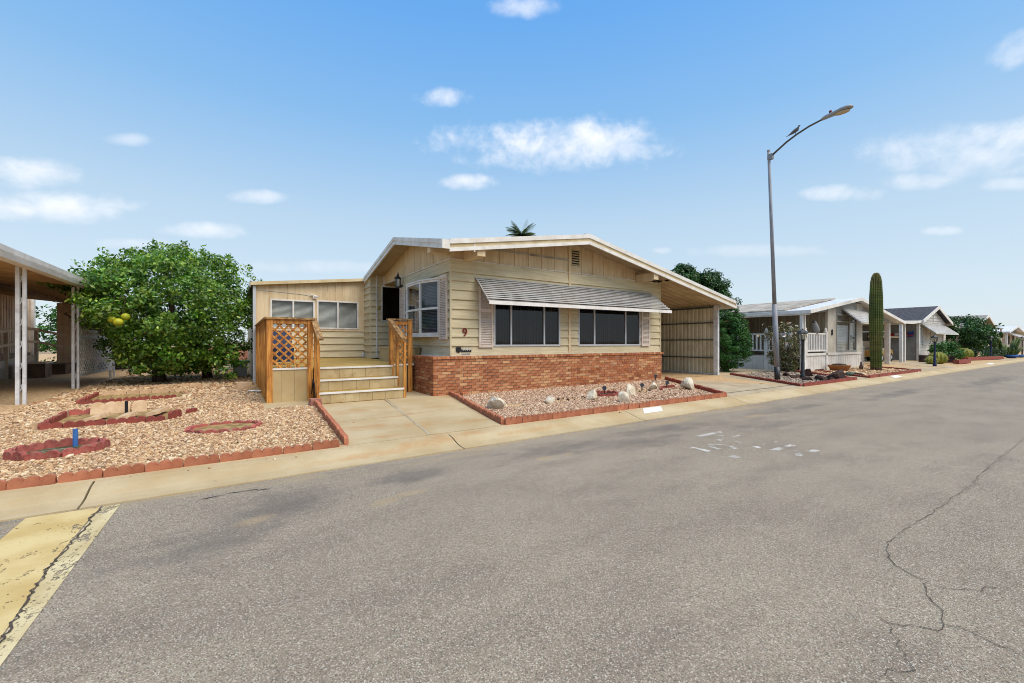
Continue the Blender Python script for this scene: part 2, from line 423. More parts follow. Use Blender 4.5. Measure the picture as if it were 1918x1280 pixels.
c = t.mix(t.m('MULTIPLY', tan_, .4), c, lin(196, 170, 128, .7))
sy_ = t.n('ShaderNodeSeparateXYZ'); t.l(co, sy_.inputs[0])
dust = t.m('MULTIPLY', t.smooth(sy_.outputs[1], 4.25, 4.76), t.smooth(t.noise(t.mapping(co, (.5, 2, 1)), 2.2, 7, .65), .42, .66))
c = t.mix(t.m('MULTIPLY', dust, .7), c, lin(206, 182, 142, .6))
t.l(c, p.inputs['Base Color']); p.inputs['Roughness'].default_value = .9; p.inputs['Specular IOR Level'].default_value = .2
hb = t.m('ADD', t.m('MULTIPLY', vo.outputs['Distance'], .6), t.m('MULTIPLY', fine, .5))
t.l(t.bump(hb, .55, .006), p.inputs['Normal'])
# worn paint
def paint(name, col, col2, wear):
    m_, t, p, co, out = special(name)
    n1 = t.noise(t.mapping(co, (1, .45, 1)), 9, 8, .7); n2 = t.noise(co, 60, 4, .7)
    c = t.mix(t.smooth(t.noise(co, 2.0, 7), .35, .65), col, col2)
    c = t.mix(t.m('MULTIPLY', t.smooth(n2, .55, .8), .35), c, lin(120, 104, 84, .7))
    t.l(c, p.inputs['Base Color']); p.inputs['Roughness'].default_value = .8
    tr = t.n('ShaderNodeBsdfTransparent'); mx = t.n('ShaderNodeMixShader')
    f = t.smooth(t.m('ADD', t.m('MULTIPLY', n1, .65), t.m('MULTIPLY', n2, .35)), wear, wear + .03)
    t.l(f, mx.inputs[0]); t.l(p.outputs[0], mx.inputs[1]); t.l(tr.outputs[0], mx.inputs[2]); t.l(mx.outputs[0], out.inputs[0])
paint('paint_yellow', lin(246, 220, 154, .64), lin(230, 196, 122, .6), .57)
paint('paint_pale', lin(240, 222, 172, .68), lin(222, 198, 142, .62), .53)
paint('paint_white', lin(228, 222, 212, .7), lin(204, 194, 180, .62), .545)
paint('paint_patch', lin(244, 240, 232, .82), lin(228, 222, 212, .8), .75)
plain('crack', lin(84, 73, 64, .8), .95)
# walkway concrete with rust-coloured irrigation stains
for nm, k0, spots in (('walk_concrete', .8, [(2.35, 6.85, .5, .16, 10), (1.6, 7.6, .6, .3, 0), (3.1, 7.3, .5, .1, 5), (2.3, 6.0, .3, .5, 80), (1.5, 6.2, .6, .25, 0), (3.0, 5.8, .5, .2, 0), (1.6, 5.5, .5, .12, 0)]),
                      ('gutter_concrete', .8, [(2.2, 5.1, .35, .2, 0), (2.75, 5.15, .5, .12, 0), (1.9, 5.05, .4, .15, 0), (1.3, 4.95, .7, .1, 0), (3.6, 5.0, .8, .1, 0)])):
    m_, t, p, co, _ = special(nm)
    c = t.mix(t.smooth(t.noise(co, 1.3, 8, .6), .35, .65), lin(228, 206, 164, .60), lin(212, 186, 140, .60))
    c = t.mix(t.m('MULTIPLY', t.smooth(t.noise(t.mapping(co, (.5, 1.6, 1)), 3.0, 8, .65), .5, .72), .6), c, lin(216, 182, 126, .60))
    wob = t.m('MULTIPLY', t.m('SUBTRACT', t.noise(co, 5, 7, .65), .5), 2.6)
    c = t.mix(t.m('MULTIPLY', ellipses(t, co, spots, wob, (.1, 1.6)), .5), c, lin(204, 140, 68, .62))
    c = t.mix(t.m('MULTIPLY', t.smooth(t.noise(co, 55, 5, .7), .56, .75), .35), c, lin(128, 108, 82, .7))
    c = t.mix(t.m('MULTIPLY', t.smooth(t.noise(co, 16, 6, .7), .6, .78), .4), c, lin(140, 116, 86, .7))
    t.l(c, p.inputs['Base Color']); p.inputs['Roughness'].default_value = .85; p.inputs['Specular IOR Level'].default_value = .25
    t.l(t.bump(t.noise(co, 150, 4, .65), .3, .004), p.inputs['Normal'])

# ------------------------------------------------------------------ mesh helpers
WLOC = {}
def W(o): return WLOC.get(o.name, Vector((0, 0, 0)))
def tag(o, label=None, cat=None, group=None, kind=None):
    if label: o['label'] = label
    if cat: o['category'] = cat
    if group: o['group'] = group
    if kind: o['kind'] = kind
    return o
def thing(name, label, cat, loc=(0, 0, 0), group=None):
    o = bpy.data.objects.new(name, None)
    o.empty_display_size = .1
    COL.objects.link(o)
    o.location = loc
    WLOC[o.name] = Vector(loc)
    return tag(o, label, cat, group)
def link(name, me, parent=None, loc=(0, 0, 0), rot=None, scale=None):
    o = bpy.data.objects.new(name, me)
    COL.objects.link(o)
    loc = Vector(loc)
    if parent is not None:
        o.parent = parent
        o.location = loc - W(parent)
    else:
        o.location = loc
    if rot is not None: o.rotation_euler = rot if not isinstance(rot, (int, float)) else (0, 0, rot)
    if scale is not None: o.scale = scale if not isinstance(scale, (int, float)) else (scale,) * 3
    WLOC[o.name] = loc
    return o
class MB:
    def __init__(s): s.v = []; s.f = []
    def add(s, vs, fs):
        k = len(s.v)
        s.v += [tuple(x) for x in vs]
        s.f += [tuple(i + k for i in f) for f in fs]
        return s
    def quad(s, a, b, c, d): return s.add([a, b, c, d], [(0, 1, 2, 3)])
    def box(s, x0, x1, y0, y1, z0, z1):
        if x0 > x1: x0, x1 = x1, x0
        if y0 > y1: y0, y1 = y1, y0
        if z0 > z1: z0, z1 = z1, z0
        return s.add([(x0, y0, z0), (x1, y0, z0), (x1, y1, z0), (x0, y1, z0), (x0, y0, z1), (x1, y0, z1), (x1, y1, z1), (x0, y1, z1)],
                     [(0, 3, 2, 1), (4, 5, 6, 7), (0, 1, 5, 4), (1, 2, 6, 5), (2, 3, 7, 6), (3, 0, 4, 7)])
    def beam(s, p0, p1, wd, ht, up=(0, 0, 1)):
        p0, p1, up = Vector(p0), Vector(p1), Vector(up)
        d = (p1 - p0).normalized()
        sd = d.cross(up)
        if sd.length < 1e-4: sd = d.cross(Vector((1, 0, 0)))
        sd.normalize(); u = sd.cross(d).normalized()
        vs = []
        for p in (p0, p1):
            for a, b in ((-1, -1), (1, -1), (1, 1), (-1, 1)):
                vs.append(p + sd * (a * wd / 2) + u * (b * ht / 2))
        return s.add(vs, [(0, 1, 2, 3), (7, 6, 5, 4), (0, 4, 5, 1), (1, 5, 6, 2), (2, 6, 7, 3), (3, 7, 4, 0)])
    def prism(s, poly, f0, f1):
        """poly: list of 2D points; f0 / f1 map a 2D point to the two end caps"""
        n = len(poly)
        return s.add([f0(*q) for q in poly] + [f1(*q) for q in poly],
                     [tuple(range(n - 1, -1, -1)), tuple(range(n, 2 * n))] + [(i, (i + 1) % n, n + (i + 1) % n, n + i) for i in range(n)])
    def prism_y(s, poly, y0, y1): return s.prism(poly, lambda a, b: (a, y0, b), lambda a, b: (a, y1, b))
    def prism_x(s, poly, x0, x1): return s.prism(poly, lambda a, b: (x0, a, b), lambda a, b: (x1, a, b))
    def prism_z(s, poly, z0, z1): return s.prism(poly, lambda a, b: (a, b, z0), lambda a, b: (a, b, z1))
    def tube(s, pts, rad, n=8, cap=True):
        pts = [Vector(p) for p in pts]
        rs = rad if isinstance(rad, (list, tuple)) else [rad] * len(pts)
        vs = []; prev = None
        for i, p in enumerate(pts):
            d = (pts[min(i + 1, len(pts) - 1)] - pts[max(i - 1, 0)]).normalized()
            ref = prev if prev is not None else (Vector((1, 0, 0)) if abs(d.x) < .9 else Vector((0, 1, 0)))
            a = (ref - d * ref.dot(d)).normalized(); b = d.cross(a); prev = a
            for k in range(n):
                th = 2 * math.pi * k / n
                vs.append(p + (a * math.cos(th) + b * math.sin(th)) * rs[i])
        fs = [(i * n + k, i * n + (k + 1) % n, (i + 1) * n + (k + 1) % n, (i + 1) * n + k) for i in range(len(pts) - 1) for k in range(n)]
        if cap: fs += [tuple(range(n - 1, -1, -1)), tuple((len(pts) - 1) * n + k for k in range(n))]
        return s.add(vs, fs)
    def lathe(s, prof, cx, cy, n=16, sx=1, sy=1):
        vs = []
        for r, z in prof:
            for k in range(n):
                th = 2 * math.pi * k / n
                vs.append((cx + r * sx * math.cos(th), cy + r * sy * math.sin(th), z))
        m = len(prof)
        fs = [(i * n + k, i * n + (k + 1) % n, (i + 1) * n + (k + 1) % n, (i + 1) * n + k) for i in range(m - 1) for k in range(n)]
        fs += [tuple(range(n - 1, -1, -1)), tuple((m - 1) * n + k for k in range(n))]
        return s.add(vs, fs)
    def mesh(s, name, mat, smooth=False):
        me = bpy.data.meshes.new(name)
        me.from_pydata(s.v, [], s.f)
        me.materials.append(MATS[mat] if isinstance(mat, str) else mat)
        if smooth: me.polygons.foreach_set('use_smooth', [True] * len(me.polygons))
        me.update()
        return me
    def build(s, name, mat, parent=None, smooth=False, kind=None, label=None, cat=None, group=None):
        o = link(name, s.mesh(name, mat, smooth), parent)
        return tag(o, label, cat, group, kind)
def B(name, mat, parent, *dims, **kw):
    return MB().box(*dims).build(name, mat, parent, **kw)
def npmesh(name, V, F, mat, smooth=False):
    me = bpy.data.meshes.new(name)
    me.vertices.add(len(V)); me.vertices.foreach_set('co', V.astype(np.float32).ravel())
    k = F.shape[1]
    me.loops.add(F.size); me.loops.foreach_set('vertex_index', F.astype(np.int32).ravel())
    me.polygons.add(len(F))
    me.polygons.foreach_set('loop_start', np.arange(0, F.size, k, dtype=np.int32))
    me.polygons.foreach_set('loop_total', np.full(len(F), k, dtype=np.int32))
    if smooth: me.polygons.foreach_set('use_smooth', np.ones(len(F), dtype=bool))
    me.update(calc_edges=True)
    me.materials.append(MATS[mat])
    return me
def inpoly(P, poly):
    x, y = P[:, 0], P[:, 1]; ins = np.zeros(len(P), bool); n = len(poly)
    for i in range(n):
        x0, y0 = poly[i]; x1, y1 = poly[(i + 1) % n]
        c = ((y0 > y) != (y1 > y)) & (x < (x1 - x0) * (y - y0) / (y1 - y0 + 1e-12) + x0)
        ins ^= c
    return ins
PHI = (1 + 5 ** .5) / 2
ICO_V = np.array([(-1, PHI, 0), (1, PHI, 0), (-1, -PHI, 0), (1, -PHI, 0), (0, -1, PHI), (0, 1, PHI), (0, -1, -PHI), (0, 1, -PHI), (PHI, 0, -1), (PHI, 0, 1), (-PHI, 0, -1), (-PHI, 0, 1)]) / math.sqrt(1 + PHI * PHI)
ICO_F = np.array([(0, 11, 5), (0, 5, 1), (0, 1, 7), (0, 7, 10), (0, 10, 11), (1, 5, 9), (5, 11, 4), (11, 10, 2), (10, 7, 6), (7, 1, 8), (3, 9, 4), (3, 4, 2), (3, 2, 6), (3, 6, 8), (3, 8, 9), (4, 9, 5), (2, 4, 11), (6, 2, 10), (8, 6, 7), (9, 8, 1)])
def gravel(name, polys, holes, spacing, size, zfun, mat, label, cat='gravel'):
    """polys: list of (polygon, spacing, size)"""
    Vs, Fs, off = [], [], 0
    for poly, spacing, size in polys:
        pa = np.array(poly)
        xs = np.arange(pa[:, 0].min(), pa[:, 0].max(), spacing); ys = np.arange(pa[:, 1].min(), pa[:, 1].max(), spacing)
        P = np.stack(np.meshgrid(xs, ys), -1).reshape(-1, 2) + RNG.uniform(-.5, .5, (len(xs) * len(ys), 2)) * spacing
        k = inpoly(P, poly)
        for h in holes: k &= ~inpoly(P, h)
        P = P[k]; n = len(P)
        s = size * RNG.lognormal(-.12, .32, (n, 1, 1)) * np.stack([RNG.uniform(.8, 1.3, n), RNG.uniform(.7, 1.1, n), RNG.uniform(.5, .8, n)], -1)[:, None, :]
        V = ICO_V[None] * s * RNG.uniform(.8, 1.2, (n, 12, 1))
        th = RNG.uniform(0, 6.283, n); c_, s_ = np.cos(th)[:, None], np.sin(th)[:, None]
        tl = RNG.normal(0, .3, n)[:, None]
        x, y, z = V[..., 0], V[..., 1], V[..., 2]
        z2 = z * np.cos(tl) + x * np.sin(tl); x = x * np.cos(tl) - z * np.sin(tl)
        V = np.stack([x * c_ - y * s_, x * s_ + y * c_, z2], -1)
        zz = zfun(P[:, 0], P[:, 1]) + RNG.uniform(-.2, .55, n) * size
        V += np.stack([P[:, 0], P[:, 1], zz], -1)[:, None, :]
        Vs.append(V.reshape(-1, 3)); Fs.append((ICO_F[None] + (np.arange(n) * 12)[:, None, None]).reshape(-1, 3) + off); off += n * 12
    o = link(name, npmesh(name, np.concatenate(Vs), np.concatenate(Fs), mat))
    return tag(o, label, cat, kind='stuff')
def leaves(n, pos, nrm, size, jitter=.8, droop=0.0, aspect=.5, fold=.25):
    """rhombic folded leaves at pos, facing about nrm"""
    nr = nrm + RNG.normal(0, jitter, (n, 3)); nr /= np.linalg.norm(nr, axis=1, keepdims=True) + 1e-9
    t = RNG.normal(0, 1, (n, 3)); t[:, 2] -= droop
    t -= nr * (t * nr).sum(1, keepdims=True); t /= np.linalg.norm(t, axis=1, keepdims=True) + 1e-9
    b = np.cross(nr, t)
    s = size * RNG.uniform(.65, 1.25, (n, 1))
    V = np.stack([pos - t * s * .5, pos + b * s * aspect * .5 + nr * s * fold * .3 - t * s * .05, pos + t * s * .5 - nr * s * .12, pos - b * s * aspect * .5 + nr * s * fold * .3 - t * s * .05], 1)
    k = np.arange(n)[:, None] * 4
    F = np.concatenate([k + np.array([0, 1, 2]), k + np.array([0, 2, 3])], 0)
    return V.reshape(-1, 3), F
def crown(center, radii, nclump, per, clump_r, size, flat_bottom=None, shape=None, jitter=.8, aspect=.5, inner=.25):
    d = RNG.normal(0, 1, (nclump, 3)); d /= np.linalg.norm(d, axis=1, keepdims=True)
    rr = np.where(RNG.random((nclump, 1)) < inner, RNG.uniform(.3, .8, (nclump, 1)), RNG.uniform(.82, 1.04, (nclump, 1)))
    C = d * rr * np.array(radii)
    if shape is not None: C = shape(C)
    C = C + np.array(center)
    if flat_bottom is not None: C = C[C[:, 2] > flat_bottom]
    m = len(C); n = m * per
    ci = np.repeat(np.arange(m), per)
    e = RNG.normal(0, 1, (n, 3)); e /= np.linalg.norm(e, axis=1, keepdims=True)
    cr = clump_r * RNG.uniform(.6, 1.35, m)[ci][:, None]
    pos = C[ci] + e * cr * RNG.uniform(.45, 1.0, (n, 1)) * np.array([1, 1, .75])
    out = pos - np.array(center); out /= np.linalg.norm(out, axis=1, keepdims=True) + 1e-9
    nr = e * .7 + out * .6 + np.array([0, 0, .45])
    return leaves(n, pos, nr, size, jitter, 0.3, aspect)
def treemesh(name, V, F, mat, parent): return link(name, npmesh(name, V, F, mat), parent)
def rock_mesh(name, size, mat, seed, sub=2, flat=.75):
    bm = bmesh.new(); bmesh.ops.create_icosphere(bm, subdivisions=sub, radius=1)
    r = random.Random(seed)
    planes = [(Vector((r.gauss(0, 1), r.gauss(0, 1), r.gauss(0, .8))).normalized(), r.uniform(.42, .78)) for _ in range(11)]
    for v in bm.verts:
        for nrm, dd in planes:
            k = v.co.dot(nrm)
            if k > dd: v.co -= nrm * (k - dd) * 1.0
        v.co *= r.uniform(1.08, 1.16)
        v.co = Vector((v.co.x * size[0], v.co.y * size[1], v.co.z * size[2]))
    me = bpy.data.meshes.new(name); bm.to_mesh(me); bm.free(); me.materials.append(MATS[mat])
    return me
FRONT = lambda y0: (lambda u, d, z: (u, y0 - d, z))          # wall facing the street
LEFT = lambda x0: (lambda u, d, z: (x0 - d, u, z))           # wall facing -X
def mbox(mb, f, u0, u1, d0, d1, z0, z1):
    a = [f(u0, d0, z0), f(u1, d0, z0), f(u1, d1, z0), f(u0, d1, z0), f(u0, d0, z1), f(u1, d0, z1), f(u1, d1, z1), f(u0, d1, z1)]
    return mb.add(a, [(0, 3, 2, 1), (4, 5, 6, 7), (0, 1, 5, 4), (1, 2, 6, 5), (2, 3, 7, 6), (3, 0, 4, 7)])
def cut(rect, holes):
    rs = [rect]
    for (a, b, c, d) in holes:
        nx = []
        for (u0, u1, z0, z1) in rs:
            if b <= u0 or a >= u1 or d <= z0 or c >= z1: nx.append((u0, u1, z0, z1)); continue
            if a > u0: nx.append((u0, a, z0, z1))
            if b < u1: nx.append((b, u1, z0, z1))
            lo, hi = max(a, u0), min(b, u1)
            if c > z0: nx.append((lo, hi, z0, c))
            if d < z1: nx.append((lo, hi, d, z1))
        rs = nx
    return rs
def lap(f, u0, u1, edges, holes, mat, parent, thick=.036, name='siding_board'):
    for z0, z1 in zip(edges[:-1], edges[1:]):
        for (a, b, c, d) in cut((u0, u1, z0, z1), holes):
            mb = MB()
            dep = lambda z: .004 + thick * (z1 - z) / (z1 - z0)
            mb.add([f(a, dep(c), c), f(b, dep(c), c), f(b, dep(d), d), f(a, dep(d), d), f(a, -.03, c), f(b, -.03, c), f(b, -.03, d), f(a, -.03, d)],
                   [(0, 1, 2, 3), (1, 0, 4, 5), (3, 2, 6, 7), (0, 3, 7, 4), (2, 1, 5, 6)])
            mb.build(name, mat, parent)
def window(parent, f, u0, u1, z0, z1, mull=(), rails=(), fw=.05, out=.035, frame='white', gl='glass', blind=None, bstep=.09, room=.5, bmat='blind_grey'):
    mb = MB()
    mbox(mb, f, u0, u1, -.06, out, z0, z0 + fw); mbox(mb, f, u0, u1, -.06, out, z1 - fw, z1)
    mbox(mb, f, u0, u0 + fw, -.06, out - .002, z0 + fw, z1 - fw); mbox(mb, f, u1 - fw, u1, -.06, out - .002, z0 + fw, z1 - fw)
    for u in mull: mbox(mb, f, u - fw * .5, u + fw * .5, -.05, out - .006, z0 + fw, z1 - fw)
    wd = mb.build('window', frame, parent)
    us = [u0 + fw] + [x for u in mull for x in (u - fw * .5, u + fw * .5)] + [u1 - fw]
    for i in range(0, len(us), 2):
        zs = [z0 + fw] + list(rails) + [z1 - fw]
        for za, zb in zip(zs[:-1], zs[1:]):
            MB().quad(f(us[i], 0, za), f(us[i + 1], 0, za), f(us[i + 1], 0, zb), f(us[i], 0, zb)).build('pane', gl, wd)
        for z in rails:
            mbox(MB(), f, us[i], us[i + 1], -.04, out - .01, z - fw * .35, z + fw * .35).build('rail', frame, wd)
    if blind == 'v':
        mb = MB(); u = u0 + fw
        while u < u1 - fw:
            k = random.uniform(.3, .7)
            mb.quad(f(u, -.10, z0), f(u + bstep * .92, -.10 - .05 * k, z0), f(u + bstep * .92, -.10 - .05 * k, z1 - .08), f(u, -.10, z1 - .08))
            u += bstep
        mb.build('vertical_blind', bmat, wd)
    if blind == 'h':
        mb = MB(); z = z0 + fw
        while z < z1 - fw:
            mb.quad(f(u0 + fw, -.08, z), f(u1 - fw, -.08, z), f(u1 - fw, -.11, z + bstep * .95), f(u0 + fw, -.11, z + bstep * .95))
            z += bstep
        mb.build('horizontal_blind', bmat, wd)
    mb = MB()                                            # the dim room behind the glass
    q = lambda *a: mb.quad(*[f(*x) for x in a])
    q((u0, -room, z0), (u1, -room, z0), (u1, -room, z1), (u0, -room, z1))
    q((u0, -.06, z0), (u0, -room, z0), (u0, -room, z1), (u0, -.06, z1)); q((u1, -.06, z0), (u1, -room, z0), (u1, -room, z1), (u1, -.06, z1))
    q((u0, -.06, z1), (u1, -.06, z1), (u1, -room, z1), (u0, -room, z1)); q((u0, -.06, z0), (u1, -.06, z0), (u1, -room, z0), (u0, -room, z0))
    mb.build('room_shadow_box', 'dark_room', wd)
    return wd
def shutter(parent, f, u0, u1, z0, z1, mid=None):
    fw = .05; mb = MB()
    mbox(mb, f, u0, u0 + fw, .03, .065, z0, z1); mbox(mb, f, u1 - fw, u1, .03, .065, z0, z1)
    bars = [(z0, z0 + .07), (z1 - .09, z1)] + ([(mid - .04, mid + .04)] if mid else [])
    for a, b in bars: mbox(mb, f, u0 + fw, u1 - fw, .03, .063, a, b)
    mbox(mb, f, u0 + fw, u1 - fw, .028, .032, z0, z1)
    sh = mb.build('shutter', 'shutter', parent)
    mb = MB(); z = z0 + .08
    while z < z1 - .12:
        if not (mid and mid - .07 < z < mid + .04):
            mb.add([f(u0 + fw, .036, z + .034), f(u1 - fw, .036, z + .034), f(u1 - fw, .062, z), f(u0 + fw, .062, z), f(u0 + fw, .036, z - .002), f(u1 - fw, .036, z - .002)], [(0, 1, 2, 3), (3, 2, 5, 4)])
        z += .04
    mb.build('louvers', 'shutter', sh)
    return sh
def text_part(txt, size, loc, rot, mat, parent, name, ext=.01, font_shear=0):
    cu = bpy.data.curves.new(name, 'FONT'); cu.body = txt; cu.size = size; cu.extrude = ext; cu.align_x = 'CENTER'; cu.resolution_u = 3
    tmp = bpy.data.objects.new(name, cu); COL.objects.link(tmp)
    dg = bpy.context.evaluated_depsgraph_get(); dg.update()
    me = bpy.data.meshes.new_from_object(tmp.evaluated_get(dg))
    bpy.data.objects.remove(tmp)
    me.materials.clear(); me.materials.append(MATS[mat])
    return link(name, me, parent, loc, rot)
def scallop_mesh(name, mat, n=3, length=.288, h=.13, th=.052, seg=8):
    pts = [(-length / 2, 0), (length / 2, 0)]; s = length / n; base_h = h - min(.048, h * .45, length / n * .36)
    for i in range(n):
        x1 = length / 2 - i * s
        for k in range(seg + 1):
            a = math.pi * k / seg
            x = x1 - s / 2 + math.cos(a) * s / 2 * .985; z = base_h + math.sin(a) ** 1.25 * (h - base_h)
            pts.append((x, z))
    mb = MB(); mb.prism_y(pts, -th / 2, th / 2)
    return mb.mesh(name, mat)
SC = {}
def scal(mat, n, length, h=.13):
    k = (mat, n, round(length, 2), h)
    if k not in SC: SC[k] = scallop_mesh('edging_block', mat, n, length - .007, h, .036 if n == 1 else .052)
    return SC[k]
def zyard(x, y):
    """gentle rise of the yards from the gutter to the houses"""
    return .100 + .05 * np.clip((np.asarray(y) - 5.3) / 3.4, 0, 1)
def edging(label, pts, mat, n=3, length=.295, h=.13, cat='edging', closed=False, group=None, sink=.02, jit=.012, name='scalloped_edging'):
    x0, y0 = pts[0]
    t_ = thing(name, label, cat, (x0, y0, float(zyard(x0, y0))), group)
    P = list(pts) + ([pts[0]] if closed else [])
    for (ax, ay), (bx, by) in zip(P[:-1], P[1:]):
        L = math.hypot(bx - ax, by - ay); k = max(1, round(L / length)); an = math.atan2(by - ay, bx - ax)
        me = scal(mat, n, L / k if k > 1 else min(L, length * 1.2), h)
        for i in range(k):
            f = (i + .5) / k
            x, y = ax + (bx - ax) * f, ay + (by - ay) * f
            link('edging_block', me, t_, (x + random.uniform(-jit, jit) * .5, y + random.uniform(-jit, jit) * .5, float(zyard(x, y)) - sink + random.uniform(-jit, jit) * .6),
                 (random.uniform(-.05, .05), random.uniform(-.02, .02), an + random.uniform(-.03, .03)))
    return t_

# ================================================================== the setting
def struct(o, label=None): return tag(o, label, kind='structure')
mb = MB(); mb.quad((-2500, -2500, -.06), (2500, -2500, -.06), (2500, 2500, -.06), (-2500, 2500, -.06))
struct(mb.build('ground', 'ground'))
ROAD = struct(MB().quad((-60, -3.4, 0), (420, -3.4, 0), (420, 4.76, 0), (-60, 4.76, 0)).build('road', 'asphalt'))
# yards: one sheet rising from the gutter
mb = MB()
mb.quad((-60, 5.2, .10), (420, 5.2, .10), (420, 8.7, .15), (-60, 8.7, .15)); mb.quad((-60, 8.7, .15), (420, 8.7, .15), (420, 60, .15), (-60, 60, .15))
struct(mb.build('yard', 'yard'))
# rolled gutter cast in lengths
GUT = struct(MB().box(-60, 420, 4.74, 5.26, -.05, -.012).build('gutter', 'crack'))
prof = [(4.735, -.03), (4.735, .012), (4.83, .016), (4.92, .03), (5.0, .056), (5.08, .082), (5.17, .098), (5.275, .104), (5.275, -.03)]
x = -1.06 - 3.46 * 6
i = 0
while x < 130:
    mb = MB(); mb.prism_x(prof, x + .008, x + 3.46 - .008)
    mb.build('gutter_slab', 'gutter_concrete', GUT)
    x += 3.46; i += 1
MB().prism_x(prof, x + .01, 420).build('gutter_slab', 'gutter_concrete', GUT)
# worn scuffs of tar along the lip are left to the asphalt material
# walkway: four slabs
WALK = struct(MB().prism_z([(1.12, 5.28), (3.33, 5.28), (4.0, 8.75), (1.28, 8.75)], .02, .085).build('walkway', 'crack'))
def slab(nm, poly, z0, z1, par, mat='walk_concrete', zb=-.02):
    """slab whose top follows the rise of the yard"""
    n = len(poly)
    top = [(x, y, float(zyard(x, y)) + z1) for x, y in poly]; bot = [(x, y, zb) for x, y in poly]
    return MB().add(bot + top, [tuple(range(n - 1, -1, -1)), tuple(range(n, 2 * n))] + [(i, (i + 1) % n, n + (i + 1) % n, n + i) for i in range(n)]).build(nm, mat, par)
slab('slab', [(1.125, 5.285), (2.15, 5.285), (2.345, 6.78), (1.195, 6.78)], 0, .008, WALK)
slab('slab', [(1.197, 6.80), (2.347, 6.80), (2.55, 8.70), (1.27, 8.70)], 0, .008, WALK)
slab('slab', [(2.185, 5.285), (3.30, 5.285), (3.60, 6.88), (2.39, 6.88)], 0, .013, WALK)
slab('slab', [(2.392, 6.90), (3.603, 6.90), (4.05, 8.74), (3.6, 8.74), (3.6, 9.9), (2.96, 9.9), (2.96, 8.70), (2.63, 8.70)], 0, .013, WALK)
# the small lip of concrete along the middle joint
MB().add([(2.15, 5.29, .05), (2.185, 5.29, .05), (2.63, 8.69, .05), (2.56, 8.69, .05), (2.152, 5.29, .112), (2.18, 5.29, .118), (2.62, 8.69, .166), (2.57, 8.69, .160)],
         [(0, 1, 2, 3), (4, 5, 6, 7), (0, 1, 5, 4), (1, 2, 6, 5), (2, 3, 7, 6), (3, 0, 4, 7)]).build('joint_strip', 'concrete', WALK)
struct(slab('concrete_pad', [(.42, 8.7), (1.24, 8.72), (1.28, 9.5), (.47, 9.6)], 0, .008, None))
# driveway with two expansion joints
DRV = struct(slab('driveway', [(9.45, 5.285), (13.18, 5.285), (15.0, 8.3), (15.0, 8.5), (14.75, 8.6), (14.75, 30), (11.5, 30), (11.5, 8.62)], 0, .008, None, 'concrete'))
MB().beam((9.6, 5.6, .1185), (13.35, 5.6, .1185), .012, .004).build('joint', 'crack', DRV)
MB().beam((11.55, 8.6, .1625), (14.7, 8.6, .1625), .012, .004).build('joint', 'crack', DRV)
for (px0, py0, px1, py1) in ((12.2, 6.6, 12.5, 6.7), (11.9, 7.6, 12.2, 7.66), (12.6, 7.4, 13.0, 7.5), (12.9, 6.3, 13.2, 6.33)):
    MB().beam((px0, py0, float(zyard(0, py0)) + .0105), (px1, py1, float(zyard(0, py1)) + .0105), .03, .003).build('stain', 'slab_grey', DRV)
# neighbours' concrete
LSLAB = struct(MB().box(-12, -3.28, 6.0, 40, 0, .125).build('carport_slab', 'slab_grey'))
struct(slab('neighbour_walk', [(17.25, 5.285), (18.25, 5.285), (20.3, 8.9), (19.0, 8.9)], 0, .008, None, 'concrete'))
struct(slab('neighbour_driveway', [(24.4, 5.285), (27.8, 5.285), (30.6, 8.4), (30.6, 24), (25.8, 24), (25.8, 7.9)], 0, .008, None, 'concrete'))
struct(slab('neighbour_driveway', [(28.6, 5.285), (30.0, 5.285), (36.5, 8.4), (36.5, 24), (31.2, 24), (31.2, 8.4)], 0, .008, None, 'concrete'))
struct(slab('neighbour_driveway', [(44.0, 5.285), (47.5, 5.285), (50, 8.6), (50, 24), (45, 24)], 0, .008, None, 'concrete'))
struct(slab('neighbour_pad', [(15.4, 8.5), (19.8, 8.5), (19.8, 14), (15.4, 14)], 0, .006, None, 'concrete'))

# road markings and cracks belong to the road
def ribbon(pts, wd, z, name, mat, parent, jag=.02, step=.05):
    P = [Vector((a, b, z)) for a, b in pts]; Q = []
    for a, b in zip(P[:-1], P[1:]):
        k = max(1, int((b - a).length / step))
        Q += [a + (b - a) * (i / k) for i in range(k)]
    Q.append(P[-1])
    Q = [q + Vector((random.gauss(0, jag), random.gauss(0, jag), 0)) for q in Q]
    mb = MB(); n = len(Q); vs = []
    for i, q in enumerate(Q):
        d = (Q[min(i + 1, n - 1)] - Q[max(i - 1, 0)]).normalized(); s = Vector((-d.y, d.x, 0)) * wd * random.uniform(.25, .9) * .5 * (.2 if i in (0, n - 1) else 1)
        vs += [q + s, q - s]
    mb.add(vs, [(2 * i, 2 * i + 1, 2 * i + 3, 2 * i + 2) for i in range(n - 1)])
    return mb.build(name, mat, parent)
Zm = .004
MB().add([(-1.34, 4.72, Zm), (-.92, 4.70, Zm), (-.93, 4.42, Zm), (-.935, 3.6, Zm), (-.90, 3.0, Zm), (-.87, 2.2, Zm), (-.85, -3.3, Zm), (-1.34, -3.3, Zm)], [(0, 1, 2, 3, 4, 5, 6, 7)]).build('yellow_band', 'paint_yellow', ROAD)
MB().add([(-.905, 4.70, Zm), (-.80, 4.70, Zm), (-.81, 3.6, Zm), (-.82, 2.2, Zm), (-.82, -3.3, Zm), (-.845, -3.3, Zm), (-.862, 2.2, Zm), (-.892, 3.0, Zm), (-.925, 3.6, Zm), (-.92, 4.42, Zm)], [tuple(range(10))]).build('band_edge', 'paint_pale', ROAD)
ribbon([(-.91, 4.72), (-.925, 4.4), (-.90, 4.34), (-.93, 3.6), (-.89, 3.0), (-.865, 2.4), (-.85, 1.5)], .016, .009, 'crack', 'crack', ROAD, .008, .03)
